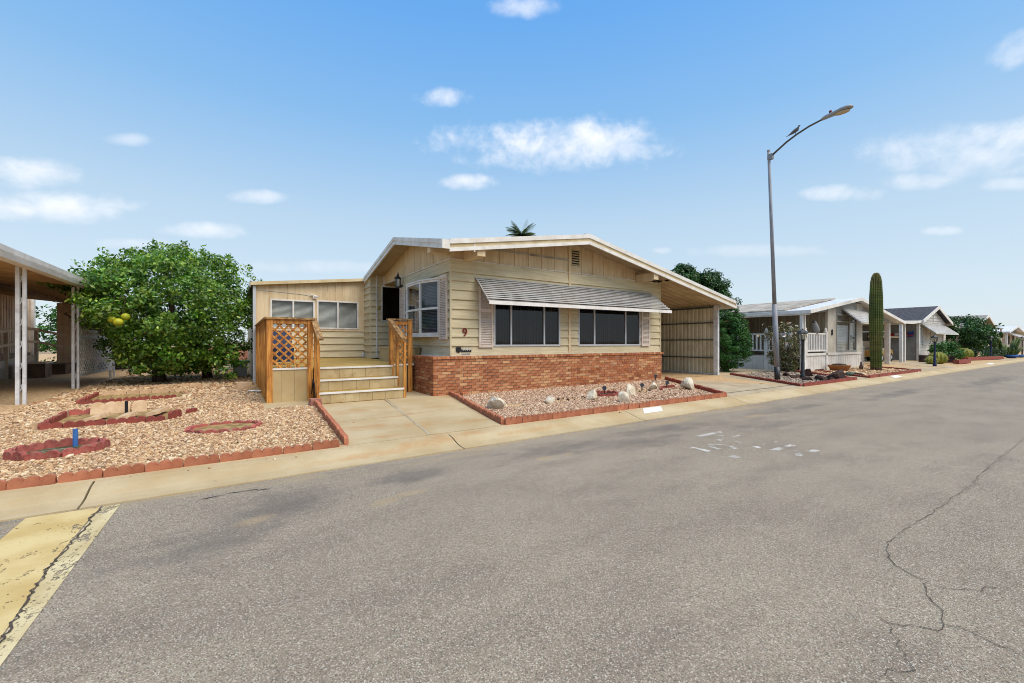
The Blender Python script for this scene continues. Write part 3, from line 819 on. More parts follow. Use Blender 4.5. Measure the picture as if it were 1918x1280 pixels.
CR = [[(16.5, 1.0), (12.0, .98), (8.56, .94), (6.55, .94), (5.81, .91), (4.82, .93), (4.24, .95), (3.58, .95), (3.33, .85), (3.24, .69), (3.04, .63), (2.88, .53), (2.72, .54), (2.62, .67), (2.63, .73)],
      [(2.85, .53), (2.84, .44), (2.81, .37), (2.84, .29), (2.82, .1)], [(2.62, .67), (2.49, .62), (2.42, .57), (2.32, .54), (2.2, .57), (2.05, .5)],
      [(4.82, .93), (4.7, .7), (4.9, .5)], [(6.55, .94), (6.5, .7), (6.7, .45)], [(3.24, .69), (3.3, .55), (3.5, .45)], [(8.56, .94), (8.9, .6)]]
for k_, pts in enumerate(CR): ribbon(pts, (.0065 if k_ < 3 else .0045), .005, 'crack', 'crack', ROAD, .012, .04)
ribbon([(-.25, 4.46), (.05, 4.5), (.3, 4.44)], .02, .005, 'crack', 'crack', ROAD, .012, .04)
MK = [[(5.52, 3.57), (5.51, 3.49), (6.07, 3.49), (6.08, 3.56)], [(5.81, 3.45), (5.75, 3.38), (5.84, 3.32), (5.87, 3.39)], [(5.85, 3.25), (6.09, 3.27), (6.06, 3.21), (5.86, 3.22)],
      [(5.54, 3.28), (5.6, 3.25), (5.62, 3.21), (5.51, 3.21)], [(5.63, 3.09), (5.62, 3.04), (5.61, 2.93), (5.68, 3.04)], [(5.18, 3.19), (5.28, 3.16), (5.36, 3.03), (5.15, 3.12)],
      [(4.85, 3.22), (4.91, 3.21), (4.91, 2.97), (4.83, 2.97)], [(5.09, 3.13), (5.11, 3.09), (5.12, 2.96), (5.04, 2.96)], [(5.33, 3.0), (5.36, 2.97), (5.29, 2.84), (5.23, 2.85)],
      [(4.83, 2.72), (4.96, 2.72), (4.93, 2.61), (4.84, 2.63)], [(5.55, 2.8), (5.64, 2.79), (5.61, 2.72), (5.52, 2.73)], [(5.65, 2.6), (5.8, 2.6), (5.83, 2.52), (5.71, 2.55)],
      [(5.57, 2.61), (5.69, 2.56), (5.71, 2.51), (5.58, 2.53)], [(5.9, 2.59), (6.08, 2.59), (6.1, 2.52), (5.91, 2.53)], [(5.75, 2.44), (5.82, 2.42), (5.84, 2.38)],
      [(5.62, 2.34), (5.76, 2.35), (5.6, 2.24), (5.54, 2.3)], [(5.91, 2.31), (6.05, 2.31), (6.06, 2.24), (5.9, 2.25)], [(6.06, 2.78), (6.11, 2.75), (6.05, 2.74)], [(5.78, 2.8), (5.86, 2.79), (5.79, 2.77)]]
for pts in MK:
    cx = sum(a for a, b in pts) / len(pts); cy = sum(b for a, b in pts) / len(pts)
    q = []
    for (a, b), (a2, b2) in zip(pts, pts[1:] + pts[:1]):
        for k in range(3):
            q.append((a + (a2 - a) * k / 3 + random.gauss(0, .006), b + (b2 - b) * k / 3 + random.gauss(0, .006), Zm))
    MB().add(q, [tuple(range(len(q)))]).build('worn_letter_stroke', 'paint_white', ROAD)
# white painted address patches on the gutter
for x0, x1 in ((6.15, 6.68), (19.75, 20.6), (36.4, 37.6)):
    pr_ = [(5.0, .060), (5.04, .073), (5.08, .086), (5.125, .0945), (5.17, .102), (5.22, .1045)]
    MB().add([(x0 + (y_ - 5.0), y_, z_) for y_, z_ in pr_] + [(x1 + (y_ - 5.0), y_, z_) for y_, z_ in pr_], [(i, i + 1, 7 + i, 6 + i) for i in range(5)]).build('painted_patch', 'paint_patch', GUT)

# ------------------------------------------------------------------ gravel
def circ(x, y, rx, ry, an=0, n=16):
    c, s = math.cos(an), math.sin(an)
    return [(x + rx * math.cos(a) * c - ry * math.sin(a) * s, y + rx * math.cos(a) * s + ry * math.sin(a) * c) for a in [2 * math.pi * k / n for k in range(n)]]
RING1 = circ(-1.64, 6.70, .42, .35, .05)
OVAL4 = circ(-.13, 7.22, .46, .36, -.05)
BED2 = [(-2.23, 8.33), (-.86, 8.27), (-.72, 8.55), (-.9, 9.62), (-2.32, 9.68)]
BED3 = [(-2.52, 11.22), (-1.05, 11.4), (-.95, 12.75), (-2.57, 12.9)]
LB = [(-3.27, 5.36), (1.08, 5.36), (1.24, 8.7), (.4, 8.72), (.42, 9.6), (.42, 14.6), (.3, 24), (-3.27, 24)]
def lpoly(y0, y1):
    return [(-3.27, y0), (1.08 if y0 < 8.7 else .42, y0), (1.08 + .16 * (y1 - 5.36) / 3.3 if y1 <= 8.71 else .42, y1), (-3.27, y1)]
H4 = [circ(4.45, 6.75, .32, .14, -.1), circ(5.9, 6.75, .42, .1, -.1), circ(7.12, 6.93, .42, .3), circ(8.4, 6.95, .3, .16)]
gravel('gravel_bed', [(lpoly(5.37, 8.7), .0225, .016), (lpoly(8.7, 11.5), .031, .0205), (lpoly(11.5, 16), .055, .034), (lpoly(16, 23), .085, .05), ([(-3.2, 5.12), (1.0, 5.12), (1.0, 5.28), (-3.2, 5.28)], .19, .014), ([(1.18, 5.4), (1.6, 5.4), (1.6, 8.6), (1.3, 8.6)], .24, .013)], [RING1, OVAL4, BED2, BED3, [(.4, 8.7), (1.3, 8.7), (1.3, 9.6), (.4, 9.6)]], .03, .02, zyard, 'gravel', 'tan and peach gravel spread over the yard around the citrus tree')
FB = [(3.42, 5.36), (9.3, 5.33), (11.35, 8.58), (4.05, 8.58), (4.0, 8.3)]
gravel('gravel_bed', [([(3.42, 5.36), (6.8, 5.34), (6.8, 8.58), (4.08, 8.58)], .027, .0185), ([(6.8, 5.34), (9.3, 5.33), (11.35, 8.58), (6.8, 8.58)], .036, .023), ([(3.0, 5.5), (3.28, 5.5), (3.9, 8.5), (3.5, 8.5)], .26, .014), ([(3.4, 5.14), (9.2, 5.14), (9.2, 5.27), (3.4, 5.27)], .24, .015)], H4, .03, .02, zyard, 'gravel_pink', 'pinkish gravel bed in front of the brick skirt')
gravel('gravel_bed', [([(13.35, 5.34), (17.0, 5.33), (18.9, 8.4), (15.15, 8.3)], .06, .036)], [], .03, .02, zyard, 'gravel_grey', 'grey brown gravel bed round the street lamp')
gravel('gravel_bed', [([(18.4, 5.34), (24.2, 5.33), (25.5, 7.5), (20.4, 7.5), (20.2, 8.4)], .075, .042)], [], .03, .02, zyard, 'gravel', 'pale tan gravel bed round the saguaro')

# ================================================================== the house with number 9
HOME = thing('manufactured_home', 'cream lap-sided single-storey home with low cross-gabled roof and the number 9', 'house', (7.8, 8.75, .15))
ZE = [1.03, 1.26, 1.47, 1.68, 1.89, 2.11, 2.33, 2.55, 2.76, 2.96, 3.25]
YF, XL = 8.75, 4.1
ff, fl = FRONT(YF), LEFT(XL)
W1, W2 = (5.22, 7.31, 1.24, 2.62), (7.96, 10.55, 1.24, 2.62)
lap(ff, XL, 7.60, ZE, [W1], 'siding', HOME)
lap(ff, 7.68, 11.5, ZE, [W2], 'siding', HOME)
BAY = (9.36, 11.72, 1.50, 2.87)
lap(fl, YF, 12.2, ZE, [BAY], 'siding', HOME)
mbox(MB(), ff, 7.60, 7.68, -.02, .045, 1.03, 3.98).build('trim_board', 'panel', HOME)
MB().box(XL - .034, XL + .004, YF - .034, YF + .004, 1.03, 3.25).build('corner_strip', 'siding', HOME)
mbox(MB(), ff, XL - .02, 11.52, -.02, .05, .99, 1.035).build('base_flashing', 'white', HOME)
MB().box(XL - .05, XL - .02, YF, 12.2, .99, 1.035).build('base_flashing', 'white', HOME)
mbox(MB(), ff, 11.5, 11.54, -.05, .03, .99, 3.3).build('corner_strip', 'siding', HOME)
# roof heights
RX, RZ, EX, EZ, CX_, CZ = 7.7, 4.14, 3.58, 3.46, 14.78, 2.775
def ztop(x): return EZ + (RZ - EZ) * (x - EX) / (RX - EX) if x < RX else RZ + (CZ - RZ) * (x - RX) / (CX_ - RX)
GY, GZ, GY0, GY1, GZ1 = 11.2, 4.16, 8.0, 14.35, 3.49
def zcross(y): return EZ + (GZ - EZ) * (y - GY0) / (GY - GY0) if y < GY else GZ + (GZ1 - GZ) * (y - GY) / (GY1 - GY)
# upper board-and-batten panels, front
us = [XL] + [5.0 + .432 * k for k in range(0, 7)]
us = [XL, 4.57, 5.00, 5.43, 5.86, 6.29, 6.72, 7.15, 7.60]
def panelf(a, b):
    za, zb = ztop(a) - .055, ztop(b) - .055
    if zb <= 3.26: return
    MB().prism([(a, 3.25), (b, 3.25), (b, zb), (a, za)], lambda x, z: (x, YF - .004, z), lambda x, z: (x, YF + .03, z)).build('gable_panel', 'panel', HOME)
for a, b in zip(us[:-1], us[1:]): panelf(a + .002, b - .002)
us2 = [7.68, 8.12, 8.55, 8.98, 9.42, 9.85, 10.28, 10.71, 11.1]
for a, b in zip(us2[:-1], us2[1:]): panelf(a + .002, b - .002)
for u in us[1:-1] + us2[1:]:
    if ztop(u) - .06 > 3.28: mbox(MB(), ff, u - .024, u + .024, .004, .024, 3.262, ztop(u) - .06).build('batten', 'panel', HOME)
mbox(MB(), ff, XL - .03, 11.5, -.02, .032, 3.246, 3.262).build('drip_strip', 'white', HOME)
# upper panels on the left gable: narrow grooved boards
gs = [8.75, 8.90, 9.35, 9.76, 10.22, 10.65, 11.08, 11.52, 11.96, 12.40, 12.84, 13.27, 13.73, 13.92]
for a, b in zip(gs[:-1], gs[1:]):
    pts = [(a + .006, 3.25), (b - .006, 3.25), (b - .006, zcross(b) - .05)] + ([(GY, GZ - .05)] if a < GY < b else []) + [(a + .006, zcross(a) - .05)]
    MB().prism(pts, lambda y, z: (XL - .004, y, z), lambda y, z: (XL + .03, y, z)).build('gable_panel', 'panel', HOME)
MB().prism([(8.76, 3.25), (13.9, 3.25), (13.9, zcross(13.9) - .06), (GY, GZ - .06), (8.76, zcross(8.76) - .06)], lambda y, z: (XL + .012, y, z), lambda y, z: (XL + .04, y, z)).build('gable_backing', 'panel', HOME)
mbox(MB(), fl, YF - .03, 13.92, -.02, .032, 3.243, 3.262).build('drip_strip', 'white', HOME)
# vent in the gable
vt = mbox(MB(), ff, 7.72, 8.04, -.02, .012, 3.42, 3.46); mbox(vt, ff, 7.72, 8.04, -.02, .012, 3.88, 3.91); mbox(vt, ff, 7.72, 7.745, -.02, .012, 3.46, 3.88); mbox(vt, ff, 8.015, 8.04, -.02, .012, 3.46, 3.88)
VENT = vt.build('gable_vent', 'fascia_cream', HOME)
mbox(MB(), ff, 7.745, 8.015, .0045, .006, 3.46, 3.88).build('vent_shade', 'dark_room', VENT)
for k in range(6):
    z = 3.475 + k * .068
    MB().add([ff(7.745, .008, z + .034), ff(8.015, .008, z + .034), ff(8.015, .034, z), ff(7.745, .034, z), ff(7.745, .028, z - .006), ff(8.015, .028, z - .006)], [(0, 1, 2, 3), (3, 2, 5, 4)]).build('slat', 'fascia_cream', VENT)
# ---- front windows, shutters, awning
window(HOME, ff, *W1, mull=(5.73, 6.77), gl='glass_screen', blind='v', frame='alum', fw=.045, room=.6)
window(HOME, ff, *W2, mull=(8.59, 9.89), gl='glass_screen', blind='v', frame='alum', fw=.045, room=.6)
shutter(HOME, ff, 4.80, 5.19, 1.22, 2.74, 2.10)
shutter(HOME, ff, 10.58, 10.97, 1.22, 2.74, 2.10)
AW = MB()
AW.beam((4.74, 8.12, 2.245), (11.28, 8.12, 2.285), .02, .085)
for X in (4.74, 11.2):
    AW.beam((X, 8.72, 2.86), (X, 8.12, 2.27), .015, .03)
AW.beam((5.3, 8.72, 2.3), (5.3, 8.15, 2.27), .015, .015); AW.beam((7.8, 8.72, 2.3), (7.8, 8.15, 2.27), .015, .015); AW.beam((10.9, 8.72, 2.3), (10.9, 8.15, 2.27), .015, .015)
AWN = AW.build('window_awning', 'white', HOME)
NS = 11
for k in range(NS):
    f0, f1 = k / NS, (k + 1.25) / NS
    y0, z0 = 8.735 - .62 * f0, 2.885 - .575 * f0
    y1, z1 = 8.735 - .62 * f1, 2.885 - .575 * f1
    xa, xb = 4.70, 11.04 + .2 * f0
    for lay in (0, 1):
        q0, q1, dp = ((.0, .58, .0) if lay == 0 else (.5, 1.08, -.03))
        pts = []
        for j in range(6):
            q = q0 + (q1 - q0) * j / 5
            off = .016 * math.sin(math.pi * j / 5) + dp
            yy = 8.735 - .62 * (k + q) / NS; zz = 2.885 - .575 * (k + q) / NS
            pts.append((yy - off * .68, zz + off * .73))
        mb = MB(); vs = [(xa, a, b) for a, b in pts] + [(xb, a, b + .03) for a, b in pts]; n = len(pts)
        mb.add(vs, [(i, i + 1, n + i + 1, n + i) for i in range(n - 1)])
        mb.build('awning_slat' if lay == 0 else 'inner_slat', 'awning_metal' if lay == 0 else 'awning_gap_shade', AWN)  # inner slats are coloured dark to stand in for shade behind the outer ones
# ---- number and address plate
text_part('9', .28, (4.43, YF - .045, 1.48), (math.pi / 2, 0, 0), 'number_red', HOME, 'house_number', .008)
pl = MB().box(4.21, 4.33, YF - .05, YF - .032, 1.13, 1.23); pl.prism([(4.22, 1.13), (4.32, 1.13), (4.27, 1.10)], lambda a, b: (a, YF - .05, b), lambda a, b: (a, YF - .032, b))
PL = pl.build('address_plate', 'black', HOME)
MB().box(4.345, 4.60, YF - .044, YF - .034, 1.12, 1.19).build('plate_line', 'black', PL)
MB().box(4.345, 4.575, YF - .044, YF - .034, 1.05, 1.095).build('plate_line', 'concrete_pale', PL)
for k in range(9): MB().box(4.352 + k * .027, 4.366 + k * .027 + .004 * (k % 3), YF - .048, YF - .044, 1.165 - .012 * (k % 2), 1.195 + .012 * ((k * 7) % 3)).build('letter_mark', 'concrete_pale', PL)
for k in range(8): MB().box(4.352 + k * .027, 4.368 + k * .027, YF - .048, YF - .044, 1.06, 1.08 + .004 * (k % 2)).build('letter_mark', 'black', PL)
# ---- bow window on the left wall
arc = [(4.075, 9.36), (3.86, 10.02), (3.85, 10.92), (4.075, 11.72)]
mb = MB()
for (x, y) in arc: mb.box(x - .03, x + .03, y - .03, y + .03, 1.53, 2.86)
for (a, b), (c, d) in zip(arc[:-1], arc[1:]):
    for z, h in ((1.555, .05), (2.835, .05), (2.17, .05)): mb.beam((a, b, z), (c, d, z), .05, h)
BW = mb.build('bow_window', 'white', HOME)
MB().prism_z([(4.1, 9.3), (4.03, 9.33), (3.82, 10.0), (3.81, 10.94), (4.03, 11.75), (4.1, 11.78)], 1.475, 1.53).build('sill', 'white', BW)
MB().prism_z([(4.1, 9.3), (4.03, 9.33), (3.82, 10.0), (3.81, 10.94), (4.03, 11.75), (4.1, 11.78)], 2.862, 2.90).build('head_board', 'white', BW)
for (a, b), (c, d) in zip(arc[:-1], arc[1:]):
    for z0, z1 in ((1.58, 2.145), (2.195, 2.81)):
        MB().quad((c, d, z0), (a, b, z0), (a, b, z1), (c, d, z1)).build('pane', 'glass_bow', BW)
    mb = MB(); z = 1.6
    while z < 2.8:
        mb.quad((a + .10, b, z), (c + .10, d, z), (c + .12, d, z + .028), (a + .12, b, z + .028)); z += .036
    mb.build('horizontal_blind', 'blind_grey', BW)
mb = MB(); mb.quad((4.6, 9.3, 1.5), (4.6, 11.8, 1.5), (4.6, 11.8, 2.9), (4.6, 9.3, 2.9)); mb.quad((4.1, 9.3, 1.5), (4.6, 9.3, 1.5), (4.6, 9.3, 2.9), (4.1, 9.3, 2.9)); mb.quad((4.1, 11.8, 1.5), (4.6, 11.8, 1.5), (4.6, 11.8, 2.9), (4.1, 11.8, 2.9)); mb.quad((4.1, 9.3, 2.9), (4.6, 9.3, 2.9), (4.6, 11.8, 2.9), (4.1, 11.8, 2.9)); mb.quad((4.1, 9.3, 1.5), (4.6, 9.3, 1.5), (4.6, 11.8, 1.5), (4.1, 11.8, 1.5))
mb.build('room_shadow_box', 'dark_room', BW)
shutter(HOME, fl, 8.86, 9.29, 1.41, 2.93)
shutter(HOME, fl, 11.80, 12.15, 1.41, 2.95)
# ---- entry recess behind the left gable
f9 = FRONT(13.9)
ZR = [.83, 1.04, 1.25, 1.46, 1.67, 1.88, 2.09, 2.30, 2.51, 2.72, 2.93, 3.14, 3.35, 3.62]
SW = (4.0, 4.70, 2.03, 3.20)
lap(f9, 3.65, 5.6, ZR, [SW], 'siding', HOME)
window(HOME, f9, *SW, gl='glass_screen', frame='white', fw=.035, room=.4)
MB().box(XL, 5.6, 12.2, 13.9, 3.235, 3.25).build('recess_ceiling', 'soffit', HOME)
MB().box(5.55, 5.6, 12.2, 13.9, .83, 3.24).build('recess_side', 'siding', HOME)
MB().box(XL, 5.6, 12.17, 12.2, .83, 3.24).build('recess_return', 'siding', HOME)
lap(LEFT(3.65), 13.87, 14.6, ZR, [], 'siding', HOME)
MB().box(3.82, 3.86, 13.84, 13.868, .85, 3.60).build('downspout', 'white', HOME)
MB().box(3.82, 4.10, 13.84, 13.868, 3.60, 3.63).build('downspout', 'white', HOME)
MB().box(4.06, 4.10, 13.84, 13.868, 3.2, 3.60).build('downspout', 'white', HOME)
MB().box(3.86, 3.95, 13.83, 13.868, 2.42, 2.52).build('door_bell_plate', 'brass', HOME)
# ---- lantern at the recess corner
LAN = MB().lathe([(.02, 3.18), (.10, 3.19), (.105, 3.21), (.03, 3.27), (.035, 3.30), (.015, 3.33), (.012, 3.36), (.002, 3.38)], 3.93, 11.98, 6).build('wall_lantern', 'ironblack', HOME)
MB().box(3.96, 4.09, 11.96, 12.0, 2.96, 3.02).build('bracket', 'ironblack', LAN)
for k in range(4):
    a = math.pi / 4 + k * math.pi / 2
    MB().box(3.93 + .085 * math.cos(a) - .008, 3.93 + .085 * math.cos(a) + .008, 11.98 + .085 * math.sin(a) - .008, 11.98 + .085 * math.sin(a) + .008, 2.95, 3.19).build('cage_bar', 'ironblack', LAN)
MB().lathe([(.055, 2.96), (.062, 3.0), (.062, 3.17), (.05, 3.18)], 3.93, 11.98, 8).build('lamp_glass', 'blind_white', LAN)
MB().lathe([(.09, 2.93), (.10, 2.94), (.10, 2.955), (.02, 2.96)], 3.93, 11.98, 8).build('lantern_base', 'ironblack', LAN)
# ---- roofs
def slope(x0, x1, y0, y1, name='roof_panel', mat='rooftop', th=.05, zf=ztop, axis='y'):
    if axis == 'y': MB().prism_y([(x0, zf(x0)), (x1, zf(x1)), (x1, zf(x1) - th), (x0, zf(x0) - th)], y0, y1).build(name, mat, ROOF)
    else: MB().prism_x([(y0, zf(y0)), (y1, zf(y1)), (y1, zf(y1) - th), (y0, zf(y0) - th)], x0, x1).build(name, mat, ROOF)
mb = MB(); mb.beam((RX, 8.0, RZ + .012), (RX, 26, RZ + .012), .28, .02)
ROOF = mb.build('roof', 'white_metal', HOME)
slope(4.13, RX, 8.04, 26); slope(3.60, 4.125, 8.04, 8.70)
slope(RX, CX_ - .02, 8.04, 26)
slope(3.60, 7.6, 8.72, GY, zf=zcross, axis='x'); slope(3.60, 7.6, GY, GY1, zf=zcross, axis='x'); slope(3.60, 4.12, 8.02, 8.715, zf=lambda y: zcross(y) + .003, axis='x')
def soff(x0, x1, y0, y1, zf, axis, th=.012, off=.055):
    if axis == 'y': MB().prism_y([(x0, zf(x0) - off), (x1, zf(x1) - off), (x1, zf(x1) - off - th), (x0, zf(x0) - off - th)], y0, y1).build('soffit', 'soffit', ROOF)
    else: MB().prism_x([(y0, zf(y0) - off), (y1, zf(y1) - off), (y1, zf(y1) - off - th), (y0, zf(y0) - off - th)], x0, x1).build('soffit', 'soffit', ROOF)
soff(4.0, RX, 8.05, 8.744, ztop, 'y'); soff(RX, 11.5, 8.05, 8.744, ztop, 'y')
soff(3.62, XL - .006, 8.75, GY, zcross, 'x'); soff(3.62, XL - .006, GY, GY1 - .02, zcross, 'x')
# rake boards of the front gable: white drip edge, cream recess, white lower board
def rake(x0, x1):
    for dz0, dz1, y0, y1, mt, nm in ((.018, -.085, 7.985, 8.035, 'white', 'drip_edge'), (-.085, -.165, 8.012, 8.04, 'fascia_cream', 'fascia'), (-.165, -.245, 7.995, 8.04, 'white', 'fascia_lip')):
        MB().prism_y([(x0, ztop(x0) + dz0), (x1, ztop(x1) + dz0), (x1, ztop(x1) + dz1), (x0, ztop(x0) + dz1)], y0, y1).build(nm, mt, ROOF)
rake(3.72, RX); rake(RX, CX_)
def rakel(y0, y1):
    for dz0, dz1, x0, x1, mt, nm in ((.02, -.07, 3.545, 3.60, 'white', 'drip_edge'), (-.07, -.175, 3.56, 3.60, 'white', 'fascia')):
        MB().prism_x([(y0, zcross(y0) + dz0), (y1, zcross(y1) + dz0), (y1, zcross(y1) + dz1), (y0, zcross(y0) + dz1)], x0, x1).build(nm, mt, ROOF)
rakel(8.0, GY); rakel(GY, GY1)
MB().box(3.55, 3.72, 7.99, 8.04, EZ - .17, EZ + .02).build('fascia', 'white', ROOF)
MB().beam((CX_ - .012, 7.985, CZ - .11), (CX_ - .012, 26, CZ - .11), .05, .25).build('fascia', 'white', ROOF)
# outrigger beams under the eaves
MB().box(4.40, 4.60, 8.045, 8.74, 3.235, 3.44).build('outrigger_beam', 'panel', HOME)
MB().box(10.34, 10.54, 8.045, 8.74, 3.21, 3.42).build('outrigger_beam', 'panel', HOME)
MB().box(3.62, 4.09, 8.80, 8.98, 3.36, 3.50).build('outrigger_beam', 'panel', HOME)
MB().box(4.30, 4.325, 8.00, 8.04, 3.30, 3.46).build('roof_clip', 'white', ROOF)
# ---- carport under the right slope
mb = MB(); y = 8.05; pitch = .28; vs = []
prof2 = []
while y < 22:
    prof2 += [(y, 0), (y + .05, -.055), (y + .18, -.055), (y + .23, 0)]
    y += pitch
vs = [(11.5, a, ztop(11.5) - .06 + b) for a, b in prof2] + [(14.72, a, ztop(14.72) - .06 + b) for a, b in prof2]
n = len(prof2)
MB().add(vs, [(i, i + 1, n + i + 1, n + i) for i in range(n - 1)]).build('carport_pan', 'carport_pan', HOME)
PX_ = 14.62
mb = MB(); y = 8.74; p3 = []
while y < 18:
    p3 += [(y, 0), (y + .03, -.022), (y + .10, -.022), (y + .13, 0)]
    y += .16
n = len(p3)
MB().add([(PX_ + b, a, .19) for a, b in p3] + [(PX_ + b, a, 2.62) for a, b in p3], [(i, i + 1, n + i + 1, n + i) for i in range(n - 1)]).build('carport_screen', 'carport_metal', HOME)
for z in (.77, 1.43, 2.06): MB().box(PX_ - .065, PX_ - .026, 8.72, 18, z - .02, z + .02).build('screen_rail', 'steel_dark', HOME)
MB().box(PX_ - .06, PX_ + .02, 8.72, 18, .16, .20).build('screen_rail', 'alum', HOME)
MB().box(PX_ - .06, PX_ + .02, 8.72, 18, 2.60, 2.66).build('screen_rail', 'steel_dark', HOME)
PO = MB().box(PX_ - .07, PX_ + .03, 8.56, 8.72, .15, 2.68).build('carport_post', 'white_metal', HOME)
MB().box(PX_ - .05, PX_ + .01, 8.60, 8.68, 2.68, 2.74).build('post_cap', 'white_metal', PO)
MB().box(11.5, 11.54, 8.8, 26, .16, 3.3).build('side_wall', 'siding', HOME)
MB().box(4.2, 11.5, 25.9, 26, .16, 3.5).build('rear_wall', 'siding', HOME)
MB().box(4.3, 11.3, 9.1, 12.0, .16, .98).build('skirt_wall', 'dark_room', HOME)
# ---- side room
fs = FRONT(14.6)
lap(fs, .48, 3.66, [.20, .42, .64, .86, 1.075, 1.29, 1.505, 1.72], [], 'siding', HOME)
SW1, SW2 = (.87, 2.10, 1.77, 2.66), (2.16, 3.44, 1.77, 2.69)
zs_ = lambda x: 3.05 + (3.40 - 3.05) * (x - .4) / 3.25
g = [.49, .84] + [1.10, 1.33, 1.56, 1.79, 2.02, 2.25, 2.48, 2.71, 2.94, 3.17, 3.42, 3.65]
for a, b in zip(g[:-1], g[1:]):
    for (u0, u1, z0, z1) in cut((a + .004, b - .004, 1.72, 2.9), [SW1, SW2]):
        mbox(MB(), fs, u0, u1, -.03, .022, z0, z1).build('wall_panel', 'panel', HOME)
    mb = MB()
    mb.prism([(a + .004, 2.9), (b - .004, 2.9), (b - .004, zs_(b)), (a + .004, zs_(a))], lambda u, z: fs(u, .022, z), lambda u, z: fs(u, -.03, z))
    mb.build('wall_panel', 'panel', HOME)
mbox(MB(), fs, .5, 3.62, -.03, .012, 2.72, 3.0).build('panel_backing', 'panel', HOME)
mbox(MB(), fs, .48, 3.64, .0, .034, 1.70, 1.735).build('drip_strip', 'panel', HOME)
window(HOME, fs, *SW1, mull=(1.49,), frame='white', fw=.045, blind='h', bstep=.035, bmat='blind_white', room=.3)
window(HOME, fs, *SW2, mull=(2.79,), frame='white', fw=.045, blind='h', bstep=.035, bmat='blind_white', room=.3)
MB().box(.48, .52, 14.63, 24, .2, 3.05).build('side_wall', 'siding', HOME)
MB().box(.42, .50, 14.50, 14.58, .15, 3.02).build('downspout', 'alum', HOME)
MB().prism_y([(.36, 3.05), (3.66, 3.42), (3.66, 3.46), (.36, 3.09)], 14.46, 24).build('side_room_roof', 'rooftop', HOME)
MB().prism_y([(.36, 3.02), (3.68, 3.395), (3.68, 3.49), (.36, 3.115)], 14.42, 14.46).build('side_room_fascia', 'fascia_cream', HOME)
MB().box(.33, .37, 14.45, 24, 2.98, 3.12).build('gutter_channel', 'alum', HOME)
MB().tube([(.55, 14.57, 2.90), (1.2, 14.57, 2.875), (1.75, 14.57, 2.84), (2.02, 14.57, 2.80)], .008, 5).build('conduit', 'alum', HOME)
SC_ = MB().box(2.04, 2.14, 14.54, 14.58, 2.72, 2.84).build('security_camera', 'white', HOME)
MB().tube([(2.09, 14.54, 2.78), (2.11, 14.46, 2.79), (2.18, 14.40, 2.78)], .025, 8).build('camera_barrel', 'white', SC_)
MB().tube([(2.04, 14.54, 2.82), (1.98, 14.48, 2.84), (1.95, 14.44, 2.83)], .022, 8).build('camera_barrel', 'white', SC_)
MB().lathe([(.02, .84), (.05, .86), (.05, .95), (.02, .98)], 3.55, 14.45, 8).build('faucet', 'alum', HOME)

# ================================================================== brick skirt
BR = thing('brick_skirt', 'low red brick skirt with header cap along the front of the home', 'brick wall', (7.5, 8.6, .15))
XB, XE, YB, YE = 3.61, 11.42, 8.60, 9.95
ch = (.965 - .145) / 12
mb = MB(); mb.box(XB + .006, XE - .006, YB + .006, YB + .12, .10, .965); mb.box(XB + .006, XB + .12, YB + .12, YE - .006, .10, .965)
CORE = mb.build('mortar_core', 'mortar', BR)
MB().box(XB + .05, XL - .06, YB + .1, YE, .9, 1.015).build('ledge_fill', 'concrete_pale', BR)
MB().box(XB + .05, XE - .01, YB + .06, YF - .055, .9, 1.008).build('ledge_fill', 'concrete_pale', BR)
MB().box(3.85, 4.06, 8.72, 9.4, 1.018, 1.03).build('flashing_sheet', 'alum', BR)
bricks = []
for i in range(12):
    z0 = .145 + i * ch + .0045; z1 = z0 + ch - .009
    odd = i % 2
    x = XB + (.0 if odd else .107)
    sh = random.uniform(-.02, .02) * 0
    while x < XE - .03:
        L = .2 if x + .2 < XE else XE - x
        bricks.append(((x + x + L) / 2, YB + .045, (z0 + z1) / 2, L, .09, z1 - z0))
        x += .21
    y = YB + (.10 if odd else 0)
    while y < YE - .03:
        L = .2 if y + .2 < YE else YE - y
        bricks.append((XB + .049, (y + y + L) / 2, (z0 + z1) / 2, .098, L, z1 - z0))
        y += .21
for k in range(len(bricks)):
    x, y, z, a, b, c = bricks[k]
    if z < .16: z += 0
bricks.sort(key=lambda q: math.hypot(q[0], q[1]))
BM = {}
def brickmesh(a, b, c):
    k = (round(a, 3), round(b, 3), round(c, 3))
    if k not in BM: BM[k] = MB().box(-a / 2, a / 2, -b / 2, b / 2, -c / 2, c / 2).mesh('brick', 'brick')
    return BM[k]
for (x, y, z, a, b, c) in bricks[:300]:
    o = link('brick', brickmesh(a, b, c), BR, (x + (random.uniform(-.004, .003) if b > .15 else 0), y + (random.uniform(-.004, .003) if a > .15 else 0), z), (0, 0, random.uniform(-.008, .008)))
mb = MB()
for (x, y, z, a, b, c) in bricks[300:]:
    j = random.uniform(-.004, .003)
    mb.box(x - a / 2, x + a / 2, y - b / 2 + j, y + b / 2 + j, z - c / 2, z + c / 2)
mb.build('far_bricks', 'brick', BR, kind='stuff')
x = XB - .02
capm = MB().box(-.0485, .0485, -.085, .085, -.031, .031).mesh('cap_brick', 'brick')
while x < XE + .01:
    link('cap_brick', capm, BR, (x + .0485, YB + .06, .998 + random.uniform(-.003, .003)), (random.uniform(-.01, .01), 0, 0)); x += .103
y = YB + .20
while y < YE:
    link('cap_brick', capm, BR, (XB + .06, y, .998 + random.uniform(-.003, .003)), (0, 0, math.pi / 2)); y += .103

